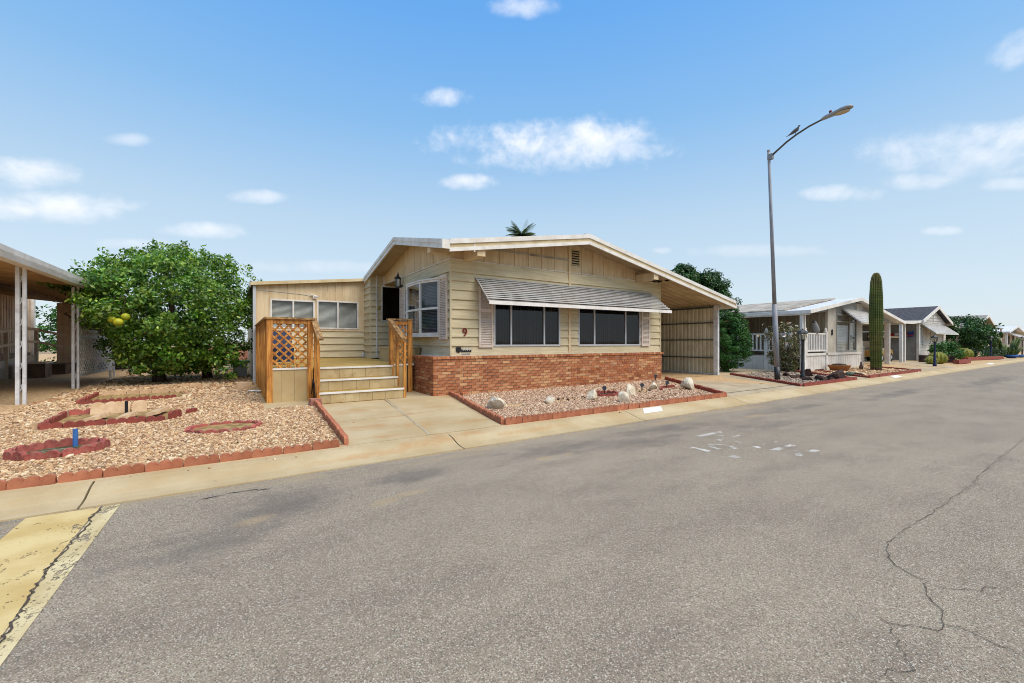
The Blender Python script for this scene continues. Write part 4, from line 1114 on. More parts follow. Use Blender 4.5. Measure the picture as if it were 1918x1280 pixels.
# ================================================================== entry deck, steps, railings
DK = thing('entry_deck', 'tan entry deck with three tiled steps before the home', 'deck', (2.2, 8.72, .16))
ZD = .83
MB().prism_z([(.585, 9.48), (1.33, 9.48), (1.33, 9.36), (2.93, 9.36), (2.93, 9.76), (3.58, 9.76), (3.58, 14.57), (.585, 14.57)], ZD - .04, ZD).build('deck_floor', 'deck_floor', DK)
MB().box(.60, 3.55, 9.78, 14.5, .12, ZD - .045).build('deck_frame', 'dark_wood', DK)
steps = [(8.72, .165, .375), (9.02, .375, .60), (9.33, .60, ZD)]
for k, (y, z0, z1) in enumerate(steps):
    xr = (2.98, 2.95, 2.93)[k]
    yb = steps[k + 1][0] if k < 2 else 9.42
    MB().box(1.34, xr, y + .014, yb + .014, .12, z1 - .03).build('step', 'deck_panel', DK)
    if k < 2: MB().box(1.335, xr + .005, y - .005, yb + .012, z1 - .028, z1 - .001).build('tread', 'deck_floor', DK)
    MB().box(1.33, xr + .01, y - .022, y + .012, z1 - .032, z1 + .004).build('nosing', 'white', DK)
    u = 1.345
    offs = random.uniform(0, .12)
    first = True
    while u < xr - .01:
        ww = (.265 - offs) if first else .265
        first = False
        u2 = min(u + ww, xr)
        MB().box(u + .002, u2 - .003, y, y + .0135, z0 + .003, z1 - .034).build('riser_tile', 'riser_tile', DK)
        u = u2
# skirt panels under the lattice and beside the steps
for a, b in ((.60, .75), (.753, .985), (.988, 1.225)): MB().box(a, b, 9.435, 9.465, .15, .795).build('skirt_board', 'deck_panel', DK)
MB().box(.58, 1.24, 9.42, 9.47, .797, .832).build('skirt_cap', 'white', DK)
for a, b in ((2.97, 3.16), (3.163, 3.40)): MB().box(a, b, 9.70, 9.73, .15, .795).build('skirt_board', 'deck_panel', DK)
MB().box(2.95, 3.56, 9.68, 9.74, .797, .832).build('skirt_cap', 'white', DK)
for y0 in np.arange(9.5, 14.5, .31): MB().box(.555, .575, float(y0), float(y0) + .305, .13, .79).build('skirt_board', 'deck_panel', DK)
# landing box by the recess
LBX = thing('landing_box', 'board-clad tan landing box on the deck beside the bow window', 'step', (3.7, 11.1, ZD))
for a in np.arange(10.52, 11.78, .18): MB().box(3.35, 3.37, float(a), min(float(a) + .176, 11.8), ZD, 1.185).build('board', 'deck_panel', LBX)
for a in np.arange(3.37, 4.0, .18): MB().box(float(a), min(float(a) + .176, 4.03), 10.5, 10.52, ZD, 1.185).build('board', 'deck_panel', LBX)
MB().box(3.34, 4.05, 10.49, 11.8, 1.187, 1.215).build('box_top', 'deck_panel', LBX)
# railings
def lattice(name_parent, f, u0, u1, z0, z1, d, step, wd, mat, th=.012, slope_=1.0):
    """two layers of crossing slats clipped to a rectangle"""
    for s, dd in ((1, d), (-1, d + th)):
        H = z1 - z0; k = -H / slope_
        c = u0 - H / slope_ if s > 0 else u0
        cend = u1 if s > 0 else u1 + H / slope_
        while c < cend:
            # line u = c + s*(z-z0)/slope
            pts = []
            za, zb = z0, z1
            ua, ub = c + s * (za - z0) / slope_, c + s * (zb - z0) / slope_
            def clip(ua, za, ub, zb):
                for lim, side in ((u0, 1), (u1, -1)):
                    ina, inb = side * (ua - lim) >= 0, side * (ub - lim) >= 0
                    if not ina and not inb: return None
                    if ina != inb:
                        t_ = (lim - ua) / (ub - ua); um, zm = lim, za + (zb - za) * t_
                        if ina: ub, zb = um, zm
                        else: ua, za = um, zm
                return ua, za, ub, zb
            q = clip(ua, za, ub, zb)
            if q and math.hypot(q[2] - q[0], q[3] - q[1]) > .03:
                a = f(q[0], dd, q[1]); b = f(q[2], dd, q[3]); outv = Vector(f(0, 1, 0)) - Vector(f(0, 0, 0))
                MB().beam(a, b, wd, th, up=outv).build('lattice_slat', mat, name_parent)
            c += step
RL = thing('deck_railing', 'stained wood deck railing with lattice panel left of the steps', 'railing', (.55, 9.45, .15))
fr = FRONT(9.45)
MB().box(.50, .60, 9.40, 9.50, .15, 1.80).build('post', 'wood', RL)
MB().box(1.22, 1.32, 9.40, 9.50, .15, 1.80).build('post', 'wood', RL)
MB().box(.601, 1.219, 9.415, 9.455, 1.715, 1.80).build('rail', 'wood', RL)
MB().box(.46, 1.36, 9.37, 9.52, 1.802, 1.838).build('cap_rail', 'wood_top', RL)
lattice(RL, fr, .602, 1.218, .834, 1.714, -.015, .16, .036, 'wood')
MB().box(.46, .60, 9.52, 14.4, 1.802, 1.838).build('cap_rail', 'wood_top', RL)
for k, y in enumerate(np.arange(9.75, 14.4, .42)):
    MB().box(.49, .525, float(y), float(y) + .14, .15, 1.80).build('baluster_board', 'wood', RL)
MB().box(.527, .56, 9.52, 14.4, 1.68, 1.80).build('rail', 'wood', RL)
# left stair rail
MB().box(1.29, 1.345, 8.70, 8.76, .16, 1.33).build('stair_post', 'wood', RL)
MB().box(1.29, 1.345, 9.02, 9.09, .16, 1.52).build('stair_post', 'wood', RL)
MB().beam((1.345, 9.50, 1.83), (1.345, 8.66, 1.395), .11, .036).build('stair_cap', 'wood_top', RL)
MB().beam((1.305, 9.46, 1.765), (1.305, 8.67, 1.345), .035, .11).build('stair_rail', 'wood', RL)
MB().tube([(1.28, 8.9, .2), (1.28, 8.9, .5), (1.28, 9.1, .62), (1.28, 9.3, .3)], .012, 6).build('cable', 'black', RL)
RR = thing('deck_railing', 'short stained wood railing with narrow lattice right of the steps beside brick', 'railing', (3.47, 9.7, .15))
f97 = FRONT(9.72)
MB().box(3.42, 3.52, 9.66, 9.76, .15, 1.86).build('post', 'wood', RR)
MB().box(3.0, 3.42, 9.68, 9.73, 1.76, 1.845).build('rail', 'wood', RR)
MB().box(2.93, 3.54, 9.64, 9.78, 1.862, 1.895).build('cap_rail', 'wood_top', RR)
lattice(RR, f97, 3.06, 3.418, .834, 1.76, -.01, .16, .036, 'wood')
MB().box(2.95, 3.04, 9.56, 9.65, .15, 1.80).build('post', 'wood', RR)
MB().box(2.97, 3.03, 9.14, 9.22, .3, 1.60).build('stair_post', 'wood', RR)
MB().box(2.985, 3.035, 8.72, 8.78, .165, 1.36).build('stair_post', 'wood', RR)
MB().beam((2.985, 9.66, 1.875), (2.985, 8.68, 1.405), .11, .036).build('stair_cap', 'wood_top', RR)
MB().beam((2.945, 9.62, 1.80), (2.945, 8.70, 1.355), .035, .11).build('stair_rail', 'wood', RR)
# blue folding chair standing on the deck behind the lattice
CH = thing('deck_chair', 'dark blue deck chair standing on the deck behind the lattice', 'chair', (.95, 11.0, ZD))
MB().add([(.72, 10.8, 1.20), (1.12, 10.8, 1.20), (1.12, 11.2, 1.17), (.72, 11.2, 1.17)], [(0, 1, 2, 3)]).build('seat', 'navy', CH)
MB().beam((.72, 10.8, 1.2), (1.12, 10.8, 1.2), .03, .03).build('seat_bar', 'navy', CH)
MB().prism_x([(11.2, 1.17), (11.34, 1.62), (11.36, 1.615), (11.22, 1.165)], .72, 1.12).build('backrest', 'navy', CH)
for (x, y) in ((.73, 10.82), (1.11, 10.82), (.73, 11.2), (1.11, 11.2)): MB().tube([(x, y, ZD), (x, y, 1.2)], .014, 6).build('leg', 'steel_dark', CH)
MB().box(.74, 1.10, 10.78, 10.80, .9, 1.19).build('front_panel', 'navy', CH)

# ================================================================== left neighbour: carport with ramp
LC = thing('neighbour_carport', 'white-posted carport with tan ramp at the left edge of the picture', 'carport', (-3.45, 11.9, .12))
for y in (11.95, 15.25, 19.05, 23.0):
    P_ = MB().box(-3.525, -3.47, y - .03, y + .03, .125, 2.80).build('post', 'white_metal', LC)
    MB().box(-3.43, -3.385, y - .03, y + .03, .125, 2.80).build('post_strip', 'white_metal', P_)
    for z in np.arange(.4, 2.7, .42):
        MB().tube([(-3.47, y, z), (-3.455, y, z + .03), (-3.445, y, z + .07), (-3.455, y, z + .11), (-3.43, y, z + .14)], .008, 5).build('scroll', 'white_metal', P_)
    MB().box(-3.60, -3.32, y - .06, y + .06, .125, .135).build('foot_plate', 'white_metal', P_)
mb = MB(); mb.prism_y([(-3.30, 2.74), (-3.22, 2.76), (-3.20, 2.84), (-3.26, 2.85), (-3.22, 2.88), (-3.22, 2.97), (-3.36, 2.99), (-3.44, 2.78)], 10.2, 26)
LRF = mb.build('roof_gutter', 'white', LC)
n = 0; prof4 = []
y = 10.25
while y < 26: prof4 += [(y, 0), (y + .03, .04), (y + .12, .04), (y + .15, 0)]; y += .2
nn_ = len(prof4)
MB().add([(-3.40, a, 2.80 + b) for a, b in prof4] + [(-8.2, a, 3.25 + b) for a, b in prof4], [(i, i + 1, nn_ + i + 1, nn_ + i) for i in range(nn_ - 1)]).build('ceiling_pan', 'brown_pan', LC)
MB().add([(-3.3, 10.2, 3.0), (-3.3, 26, 3.0), (-8.2, 26, 3.42), (-8.2, 10.2, 3.42)], [(0, 1, 2, 3)]).build('roof_sheet', 'white_metal', LC)
MB().box(-5.6, -5.45, 10.3, 26, 2.86, 2.99).build('cross_beam', 'dark_wood', LC)
LH = thing('neighbour_home', 'brown ribbed metal wall of the home behind the left carport', 'house', (-7.6, 18, .12))
p5 = []; y = 10.3
while y < 27: p5 += [(y, 0), (y + .03, -.02), (y + .16, -.02), (y + .19, 0)]; y += .23
n5 = len(p5)
MB().add([(-7.5 - b, a, .9) for a, b in p5] + [(-7.5 - b, a, 3.28) for a, b in p5], [(i, i + 1, n5 + i + 1, n5 + i) for i in range(n5 - 1)]).build('wall', 'brown_wall', LH)
MB().box(-9, -7.52, 10.3, 27, .12, .9).build('skirting', 'dark_wood', LH)
MB().box(-9, -7.4, 26.9, 27.1, .12, 3.3).build('corner_wall', 'white', LH)
MB().box(-14, -7.5, 10.0, 27.2, 3.30, 3.42).build('roof', 'white_metal', LH)
MB().box(-7.49, -7.44, 15.2, 16.2, 2.35, 2.47).build('wall_box', 'black', LH)
SHD = thing('storage_shed', 'brown plank storage shed at the back of the left carport', 'shed', (-5, 24.6, .12))
MB().box(-6.1, -4.0, 24.5, 24.6, .5, 2.95).build('wall', 'brown_wall', SHD)
MB().box(-4.06, -4.0, 24.6, 26, .5, 2.95).build('side_wall', 'brown_wall', SHD)
MB().box(-6.1, -4.0, 24.55, 26, .13, .5).build('base', 'black', SHD)
# ramp with hand rails
RP = thing('access_ramp', 'pale wooden access ramp with double handrails inside the left carport', 'ramp', (-6.6, 18, .12))
MB().prism_x([(12.5, .125), (21.5, .86), (22.8, .86), (22.8, .125)], -7.2, -6.2).build('ramp_deck', 'hand_rail', RP)
for y in np.arange(13.0, 22.9, 1.22):
    z = .125 + .735 * min(1, (y - 12.5) / 9)
    MB().box(-6.24, -6.15, float(y) - .05, float(y) + .05, .125, z + .98).build('post', 'hand_rail', RP)
for dz in (.96, .5):
    MB().beam((-6.16, 12.9, .15 + dz), (-6.16, 21.5, .86 + dz), .05, .10).build('hand_rail', 'hand_rail', RP)
    MB().beam((-6.16, 21.5, .86 + dz), (-6.16, 22.9, .86 + dz), .05, .10).build('hand_rail', 'hand_rail', RP)
    MB().beam((-6.2, 22.85, .86 + dz), (-5.0, 22.85, .5 + dz), .05, .08).build('hand_rail', 'hand_rail', RP)
MB().box(-5.05, -4.96, 22.8, 22.9, .125, 1.48).build('post', 'hand_rail', RP)
MB().box(-6.1, -5.3, 22.2, 22.9, .125, .55).build('step', 'dark_wood', RP)
BX = thing('storage_crate', 'brown wooden crate beside the ramp steps in the left carport', 'crate', (-5.8, 20.6, .12))
MB().box(-5.95, -5.35, 20.4, 21.0, .13, .62).build('crate_body', 'dark_wood', BX); MB().box(-5.98, -5.32, 20.37, 21.03, .622, .68).build('crate_lid', 'hand_rail', BX)
# white lattice screen between two posts
LS = thing('lattice_screen', 'white lattice screen hung between two left carport posts', 'lattice', (-3.46, 17, .5))
flx = LEFT(-3.44)
lattice(LS, flx, 15.42, 18.92, .50, 1.46, -.02, .17, .045, 'white', th=.008, slope_=1.0)
lattice(LS, flx, 15.42, 18.92, 1.55, 2.30, -.02, .17, .045, 'white', th=.008, slope_=1.0)
for z in (.47, 1.505, 2.33): MB().box(-3.48, -3.42, 15.35, 18.95, z - .035, z + .035).build('frame_rail', 'white', LS)
MB().box(-3.48, -3.42, 17.1, 17.2, .51, 2.29).build('frame_stile', 'white', LS)

# ================================================================== citrus tree
CT = thing('citrus_tree', 'large rounded citrus tree hung with green-yellow fruit beside the left carport', 'tree', (-1.87, 16.1, .13))
tc0 = np.array((-1.45, 16.0, 2.18))
mb = MB()
mb.tube([(-1.87, 16.1, .05), (-1.9, 16.05, .45), (-1.8, 16.1, .9), (-1.7, 16.0, 1.6), (-1.6, 16.1, 2.4), (-1.6, 16.0, 3.2)], [.20, .15, .13, .10, .07, .03], 9)
mb.build('trunk', 'bark', CT, smooth=True)
mb = MB(); mb.tube([(-.75, 16.9, .05), (-.8, 16.8, .5), (-.9, 16.6, 1.2), (-.9, 16.4, 2.0)], [.15, .12, .09, .05], 8); mb.build('trunk', 'bark', CT, smooth=True)
for k in range(16):
    a = k * 2.4 + random.uniform(-.3, .3); z = random.uniform(.7, 2.0); r = random.uniform(1.4, 2.1)
    p0 = Vector((-1.8, 16.05, z)); p1 = p0 + Vector((math.cos(a) * r * .5, math.sin(a) * r * .5, .35)); p2 = p0 + Vector((math.cos(a) * r, math.sin(a) * r, random.uniform(.2, 1.2)))
    MB().tube([p0, p1, p2], [.06, .045, .02], 6).build('limb', 'bark', CT, smooth=True)
def cit_shape(C):
    C = C.copy()
    a = np.arctan2(C[:, 1], C[:, 0])
    k = 1 + .10 * np.sin(3 * a + 1.0) + .07 * np.sin(5 * a + C[:, 2] * 2)
    C[:, :2] *= k[:, None]
    low_ = C[:, 2] < -.5
    C[low_, :2] *= (.74 + .2 * np.random.default_rng(3).random(low_.sum()))[:, None]
    return C
V1, F1 = crown(tc0, (2.24, 2.2, 1.90), 680, 66, .30, .105, flat_bottom=.5, shape=cit_shape, jitter=.75, aspect=.52, inner=.3)
V2, F2 = crown(tc0 + np.array((-1.95, -.3, .72)), (.6, .45, .22), 14, 55, .25, .12, jitter=.75)
V3, F3 = crown(tc0 + np.array((1.3, -1.3, -1.35)), (.42, .4, .45), 12, 45, .2, .12, jitter=.75)
V4, F4 = crown(tc0 + np.array((-.2, -1.4, -1.25)), (.9, .4, .35), 18, 50, .24, .12, jitter=.75)
Vt, Ft, o_ = [], [], 0
for V, F in ((V1, F1), (V2, F2), (V3, F3), (V4, F4)):
    Vt.append(V); Ft.append(F + o_); o_ += len(V)
# a few loose shoots standing out of the top
sh_ = []
for k in range(34):
    a = random.uniform(0, 6.28); r = random.uniform(.3, 2.3)
    b = np.array((tc0[0] + r * math.cos(a), tc0[1] + r * math.sin(a) * .9, tc0[2] + 1.8 * math.sqrt(max(0, 1 - (r / 2.5) ** 2))))
    for j in range(26):
        sh_.append(b + np.array((random.gauss(0, .05), random.gauss(0, .05), random.uniform(0, .38))) )
sh_ = np.array(sh_)
V, F = leaves(len(sh_), sh_, np.tile((0, 0, 1.), (len(sh_), 1)), .10, 1.0); Vt.append(V); Ft.append(F + o_)
treemesh('crown', np.concatenate(Vt), np.concatenate(Ft), 'leaf_citrus', CT)
def sphere_mesh(name, r, mat, n=14, sz=1.0):
    prof = [(max(.001, r * math.sin(math.pi * k / n)), -r * sz * math.cos(math.pi * k / n)) for k in range(n + 1)]
    return MB().lathe(prof, 0, 0, 16).mesh(name, mat, True)
fm = sphere_mesh('fruit', .098, 'fruit', 10, .95)
for (x, y, z) in ((-2.52, 13.90, 1.90), (-2.26, 13.82, 1.97), (-2.38, 13.74, 1.83)):
    link('fruit', fm, CT, (x, y, z), (0, 0, random.uniform(0, 3)), random.uniform(.85, 1.05))
for (a, b) in (((-2.59, 14.0, 1.98), (-2.5, 14.1, 2.5)), ((-2.34, 13.95, 2.05), (-2.3, 14.1, 2.5))): MB().tube([a, b], .008, 5).build('twig', 'bark', CT)

# ================================================================== other planting
def leafy(name, label, cat, base, crownlist, mat, trunk=None, group=None, petals=None):
    t_ = thing(name, label, cat, base, group)
    Vs, Fs, o = [], [], 0
    for kw in crownlist:
        V, F = crown(**kw); Vs.append(V); Fs.append(F + o); o += len(V)
    treemesh('crown', np.concatenate(Vs), np.concatenate(Fs), mat, t_)
    if trunk:
        for pts, rad in trunk: MB().tube(pts, rad, 7).build('trunk', 'bark', t_, smooth=True)
    if petals is not None:
        V, F = leaves(len(petals), petals, np.tile((0, -.5, .6), (len(petals), 1)), .11, .6, 0, .9); treemesh('flowers', V, F, 'petal', t_)
    return t_
def egg(C):
    C = C.copy(); k = 1 - .30 * np.clip(C[:, 2] / 1.6, -1, 1); C[:, :2] *= k[:, None]; return C
leafy('arborvitae', 'dense dark green egg-shaped conifer shrub beside the carport screen', 'shrub', (16.6, 9.35, .15),
      [dict(center=(16.7, 9.45, 1.55), radii=(.80, .80, 1.42), nclump=300, per=110, clump_r=.17, size=.07, shape=egg, jitter=.5, aspect=.4)], 'leaf_thuja', [([(16.7, 9.45, .1), (16.7, 9.45, 1.6)], [.1, .05])])
leafy('ficus_tree', 'round-topped green tree rising behind the carport roof', 'tree', (41.3, 26.6, .1),
      [dict(center=(39.9, 27.6, 7.6), radii=(1.9, 1.9, 1.85), nclump=110, per=90, clump_r=.55, size=.26, aspect=.5),
       dict(center=(41.9, 26.3, 6.6), radii=(2.4, 2.3, 2.3), nclump=170, per=90, clump_r=.6, size=.26, aspect=.5),
       dict(center=(43.2, 25.4, 4.9), radii=(1.9, 1.9, 2.2), nclump=90, per=80, clump_r=.55, size=.26, aspect=.5)], 'leaf_dark', [([(41.3, 26.6, .0), (41.3, 26.6, 3.0), (41.4, 26.5, 6.2)], [.35, .28, .12])])
leafy('oleander_hedge', 'yellow-green hedge showing behind the left carport', 'hedge', (-6.6, 31, .1),
      [dict(center=(-7.0, 31.5, 1.7), radii=(3.4, 1.0, 1.7), nclump=90, per=60, clump_r=.5, size=.2)], 'leaf_thuja')
# palms behind the roofs
def palm(label, x, y, h, fr_len, nf, group='palms behind the roofs', cat='palm tree', tr=.2):
    t_ = thing('palm_tree', label, cat, (x, y, .1), group)
    MB().tube([(x, y, .0), (x + .1, y, h * .5), (x, y, h)], [tr * 1.2, tr, tr * .8], 8).build('trunk', 'bark', t_, smooth=True)
    pos, F, V = [], [], []
    o = 0
    for k in range(nf):
        a = k * 2.399 + random.uniform(-.2, .2); el = random.uniform(-.5, 1.35)
        for j in range(26):
            s = (j + 1) / 26
            ang = el - 1.0 * s * s
            r = fr_len * s
            cx = x + math.cos(a) * r * math.cos(el - .45 * s); cy = y + math.sin(a) * r * math.cos(el - .45 * s); cz = h + r * math.sin(el - .45 * s)
            for sd in (-1, 1):
                side = Vector((-math.sin(a), math.cos(a), 0)) * sd
                ln = fr_len * .30 * math.sin(math.pi * min(.97, s * .85 + .12))
                p = Vector((cx, cy, cz)); fw = Vector((math.cos(a), math.sin(a), -.2))
                tip = p + side * ln * .75 + fw * ln * .6 + Vector((0, 0, -ln * .25))
                wv = fw.normalized() * .035 * fr_len
                V += [tuple(p - wv), tuple(p + wv), tuple(tip)]; F.append((o, o + 1, o + 2)); o += 3
    link('crown', npmesh('crown', np.array(V), np.array(F), 'leaf_palm'), t_)
    return t_
palm('fan palm whose crown shows just above the roof ridge of the home', 22.6, 32.6, 11.4, 1.75, 34)
for k, (x, y, h, l) in enumerate(((46.5, 32.5, 6.3, 1.3), (50.5, 32.0, 7.0, 1.4), (54.8, 31.2, 6.4, 1.5), (52.5, 31.6, 6.2, 1.3))):
    palm(('tiny palm top leftmost above the white neighbouring roof', 'tallest tiny palm top above the white neighbouring roof', 'tiny palm top beside the lamp pole above the neighbouring roof', 'small bushy palm top among those above the neighbouring roof')[k], x, y, h, l, 22)
# rose bush by the lamp
pet = np.array([(18.25 + random.gauss(0, .5), 8.0 + random.gauss(0, .35), random.uniform(1.2, 2.15)) for _ in range(46)])
leafy('rose_bush', 'tall thin rose bush with pale flowers between lamp pole and lantern post', 'rose bush', (18.25, 8.0, .15),
      [dict(center=(18.25, 8.0, 1.45), radii=(.72, .6, .62), nclump=42, per=42, clump_r=.2, size=.075, aspect=.6), dict(center=(18.25, 8.0, .6), radii=(.55, .5, .45), nclump=36, per=60, clump_r=.18, size=.08, aspect=.6)],
      'leaf_rose', [([(18.25 + random.uniform(-.1, .1), 8.0, .1), (18.25 + dx * .5, 8.0, .8), (18.25 + dx, 8.0 + random.uniform(-.3, .3), 1.8)], [.02, .015, .008]) for dx in (-.5, -.3, -.1, .1, .3, .5)], petals=pet)
# saguaro
SG = thing('saguaro_cactus', 'tall single-stemmed saguaro cactus in pale gravel near the gutter', 'cactus', (23.05, 6.45, .13))
prof = [(.24, .08), (.27, .3), (.285, .8), (.30, 1.3), (.325, 1.65), (.33, 2.1), (.345, 2.5), (.325, 2.9), (.32, 3.3), (.29, 3.7), (.27, 3.95), (.22, 4.15), (.14, 4.28), (.04, 4.33)]
RN = 22; NN = RN * 4; vs = []
pp = []
for (r0, z0), (r1, z1) in zip(prof[:-1], prof[1:]):
    for k in range(3): pp.append((r0 + (r1 - r0) * k / 3, z0 + (z1 - z0) * k / 3))
pp.append(prof[-1])
for r, z in pp:
    for k in range(NN):
        th = 2 * math.pi * k / NN; rib = (1.0, .93, .84, .93)[k % 4]
        vs.append((23.05 + .72 * r * rib * math.cos(th), 6.45 + .72 * r * rib * math.sin(th), z))
mm = len(pp)
MB().add(vs, [(i * NN + k, i * NN + (k + 1) % NN, (i + 1) * NN + (k + 1) % NN, (i + 1) * NN + k) for i in range(mm - 1) for k in range(NN)] + [tuple((mm - 1) * NN + k for k in range(NN))]).build('ribbed_stem', 'cactus', SG)
sp_ = MB()
for k in range(RN):
    th = 2 * math.pi * k / RN
    for i in range(1, mm - 1):
        (ra, za), (rb, zb) = pp[i], pp[min(i + 1, mm - 1)]
        for q in range(2):
            f = q / 2; r = ra + (rb - ra) * f; z = za + (zb - za) * f
            x, y = 23.05 + .72 * r * math.cos(th), 6.45 + .72 * r * math.sin(th); c_, s_ = math.cos(th), math.sin(th)
            sp_.add([(x - s_ * .012, y + c_ * .012, z - .012), (x + s_ * .012, y - c_ * .012, z - .012), (x + c_ * .03, y + s_ * .03, z + .02)], [(0, 1, 2)])
sp_.build('spines', 'spine', SG, kind='stuff')
MB().lathe([(.18, .09), (.19, .14), (.196, .26), (.185, .27)], 23.05, 6.45, 22).build('corky_base', 'dark_rock', SG)
def shrub(name, label, cat, x, y, z, rx, ry, rz, mat, n=40, per=55, size=.09, cr=.18, group=None):
    return leafy(name, label, cat, (x, y, float(zyard(x, y))), [dict(center=(x, y, z), radii=(rx, ry, rz), nclump=n, per=per, clump_r=cr, size=size)], mat, [([(x, y, .1), (x, y, z)], [.05, .03])], group)
def spiky(name, label, x, y, r, n, mat='leaf_agave', h=None, group=None, wd=.09):
    t_ = thing(name, label, 'succulent', (x, y, float(zyard(x, y))), group)
    V, F, o = [], [], 0; z0 = float(zyard(x, y)); h = h or r
    for k in range(n):
        a = k * 2.399; el = random.uniform(.15, 1.45); L = random.uniform(.75, 1.05)
        d = Vector((math.cos(a) * math.cos(el) * r, math.sin(a) * math.cos(el) * r, math.sin(el) * h)) * L
        s = Vector((-math.sin(a), math.cos(a), 0)) * wd * .5
        b = Vector((x, y, z0)); mid = b + d * .55 + Vector((0, 0, .05 * h))
        V += [tuple(b - s * .6), tuple(b + s * .6), tuple(mid + s), tuple(mid - s), tuple(b + d)]
        F += [(o, o + 1, o + 2), (o, o + 2, o + 3), (o + 3, o + 2, o + 4)]; o += 5
    link('blades', npmesh('blades', np.array(V), np.array(F), mat), t_)
    return t_
def barrel(label, x, y, r):
    z0 = float(zyard(x, y)); t_ = thing('barrel_cactus', label, 'cactus', (x, y, z0), 'golden barrel cacti by the gutter')
    N = 28; vs = []; rows = 9
    for i in range(rows + 1):
        a = math.pi * i / rows
        for k in range(N):
            th = 2 * math.pi * k / N; rr = r * math.sin(a) * (1 if k % 2 else .88)
            vs.append((x + rr * math.cos(th), y + rr * math.sin(th), z0 + r * .75 - r * .85 * math.cos(a)))
    MB().add(vs, [(i * N + k, i * N + (k + 1) % N, (i + 1) * N + (k + 1) % N, (i + 1) * N + k) for i in range(rows) for k in range(N)]).build('ribbed_body', 'barrel_cactus', t_)
    sp = MB()
    for i in range(2, rows):
        a = math.pi * i / rows
        for k in range(1, N, 2):
            th = 2 * math.pi * k / N; rr = r * math.sin(a); px_, py_, pz_ = x + rr * math.cos(th), y + rr * math.sin(th), z0 + r * .75 - r * .85 * math.cos(a)
            sp.add([(px_, py_, pz_ - .02), (px_, py_, pz_ + .02), (px_ + .06 * math.cos(th), py_ + .06 * math.sin(th), pz_ + .03)], [(0, 1, 2)])
    sp.build('spines', 'spine', t_, kind='stuff')

# ================================================================== neighbouring homes along the street
def lapwall(f, u0, u1, z0, z1, step=.2, th=.025, top=None):
    """one connected lap-sided wall sheet"""
    n = max(1, round((z1 - z0) / step)); s = (z1 - z0) / n; prof = []
    for k in range(n):
        prof += [(th, z0 + k * s), (.003, z0 + (k + 1) * s)]
    m = len(prof)
    return MB().add([f(u0, d, z) for d, z in prof] + [f(u1, d, z) for d, z in prof], [(i, i + 1, m + i + 1, m + i) for i in range(m - 1)])
def ribwall(f, u0, u1, z0, z1, pitch=.15, dep=.012):
    prof = []; u = u0
    while u < u1:
        prof += [(u, 0), (min(u + pitch * .75, u1), 0), (min(u + pitch * .8, u1), -dep), (min(u + pitch * .95, u1), -dep)]; u += pitch
    m = len(prof)
    return MB().add([f(a, d, z0) for a, d in prof] + [f(a, d, z1) for a, d in prof], [(i, i + 1, m + i + 1, m + i) for i in range(m - 1)])
def roofpair(par, xl, zl, xr_, zr_, xe, ze, y0, y1, mat, fh=.16, th=.05, trim='white'):
    for a, za, b, zb in ((xl, zl, xr_, zr_), (xr_, zr_, xe, ze)):
        MB().prism_y([(a, za), (b, zb), (b, zb - th), (a, za - th)], y0 + .04, y1).build('roof_slope', mat, par)
        MB().prism_y([(a, za + .015), (b, zb + .015), (b, zb - fh), (a, za - fh)], y0, y0 + .04).build('rake_board', trim, par)
    MB().box(xl - .03, xl + .01, y0, y1, zl - fh, zl + .01).build('eave_board', trim, par)
    MB().box(xe - .01, xe + .03, y0, y1, ze - fh, ze + .01).build('eave_board', trim, par)
def simple_awning(par, x0, x1, y0, z0, y1, z1, ns, mat='awning_metal'):
    mb = MB(); mb.beam((x0, y1, z1 - .03), (x1, y1, z1 - .03), .02, .06); A = mb.build('window_awning', 'white', par)
    for X in (x0, x1): MB().add([(X, y0, z0), (X, y1, z1), (X, y1, z1 - .05), (X, y0 - .01, z0 - .06)], [(0, 1, 2, 3)]).build('awning_side', 'alum', A)
    for k in range(ns):
        a, b = k / ns, (k + 1.15) / ns
        ya, za, yb, zb = y0 + (y1 - y0) * a, z0 + (z1 - z0) * a, y0 + (y1 - y0) * b, z0 + (z1 - z0) * b
        MB().add([(x0, ya, za), (x1, ya, za), (x1, yb, zb + .025), (x0, yb, zb + .025), (x0, yb, zb), (x1, yb, zb)], [(0, 1, 2, 3), (3, 2, 5, 4)]).build('awning_slat', mat, A)
# ---- number 8
H8 = thing('neighbour_home', 'cream home with white porch railing and the number 8, right of the carport', 'house', (22, 7.7, .15))
f8 = FRONT(7.7)
roofpair(H8, 19.05, 2.62, 24.45, 3.42, 30.9, 2.46, 7.35, 21, 'white_metal', .13)
MB().box(19.06, 19.10, 7.4, 15, 2.44, 2.62).build('porch_gutter', 'white', H8)
MB().prism_y([(19.3, 2.72), (24.45, 3.50), (24.45, 3.45), (19.3, 2.67)], 8.4, 21).build('upper_roof', 'rooftop', H8)
ribwall(f8, 19.42, 25.55, .14, .78, .26).build('skirting', 'nb_white', H8)
MB().box(19.42, 25.57, 7.66, 7.72, .78, .88).build('base_trim', 'nb_white', H8)
MB().box(21.55, 22.42, 7.68, 7.76, .88, 2.86).build('front_wall', 'nb_cream', H8)
MB().box(24.85, 25.57, 7.68, 7.76, .88, 3.2).build('front_wall', 'nb_cream', H8)
MB().prism_y([(19.2, 2.50), (24.45, 3.28), (30.7, 2.34), (30.5, 2.34), (25.55, 2.62), (21.55, 2.66)], 7.70, 7.75).build('gable_wall', 'nb_grey', H8)
window(H8, f8, 22.43, 24.84, .88, 2.64, mull=(23.95,), rails=(2.28,), frame='nb_grey', fw=.09, blind='h', bstep=.07, bmat='blind_white', room=.4)
simple_awning(H8, 23.1, 25.9, 7.68, 2.88, 7.0, 2.24, 7)
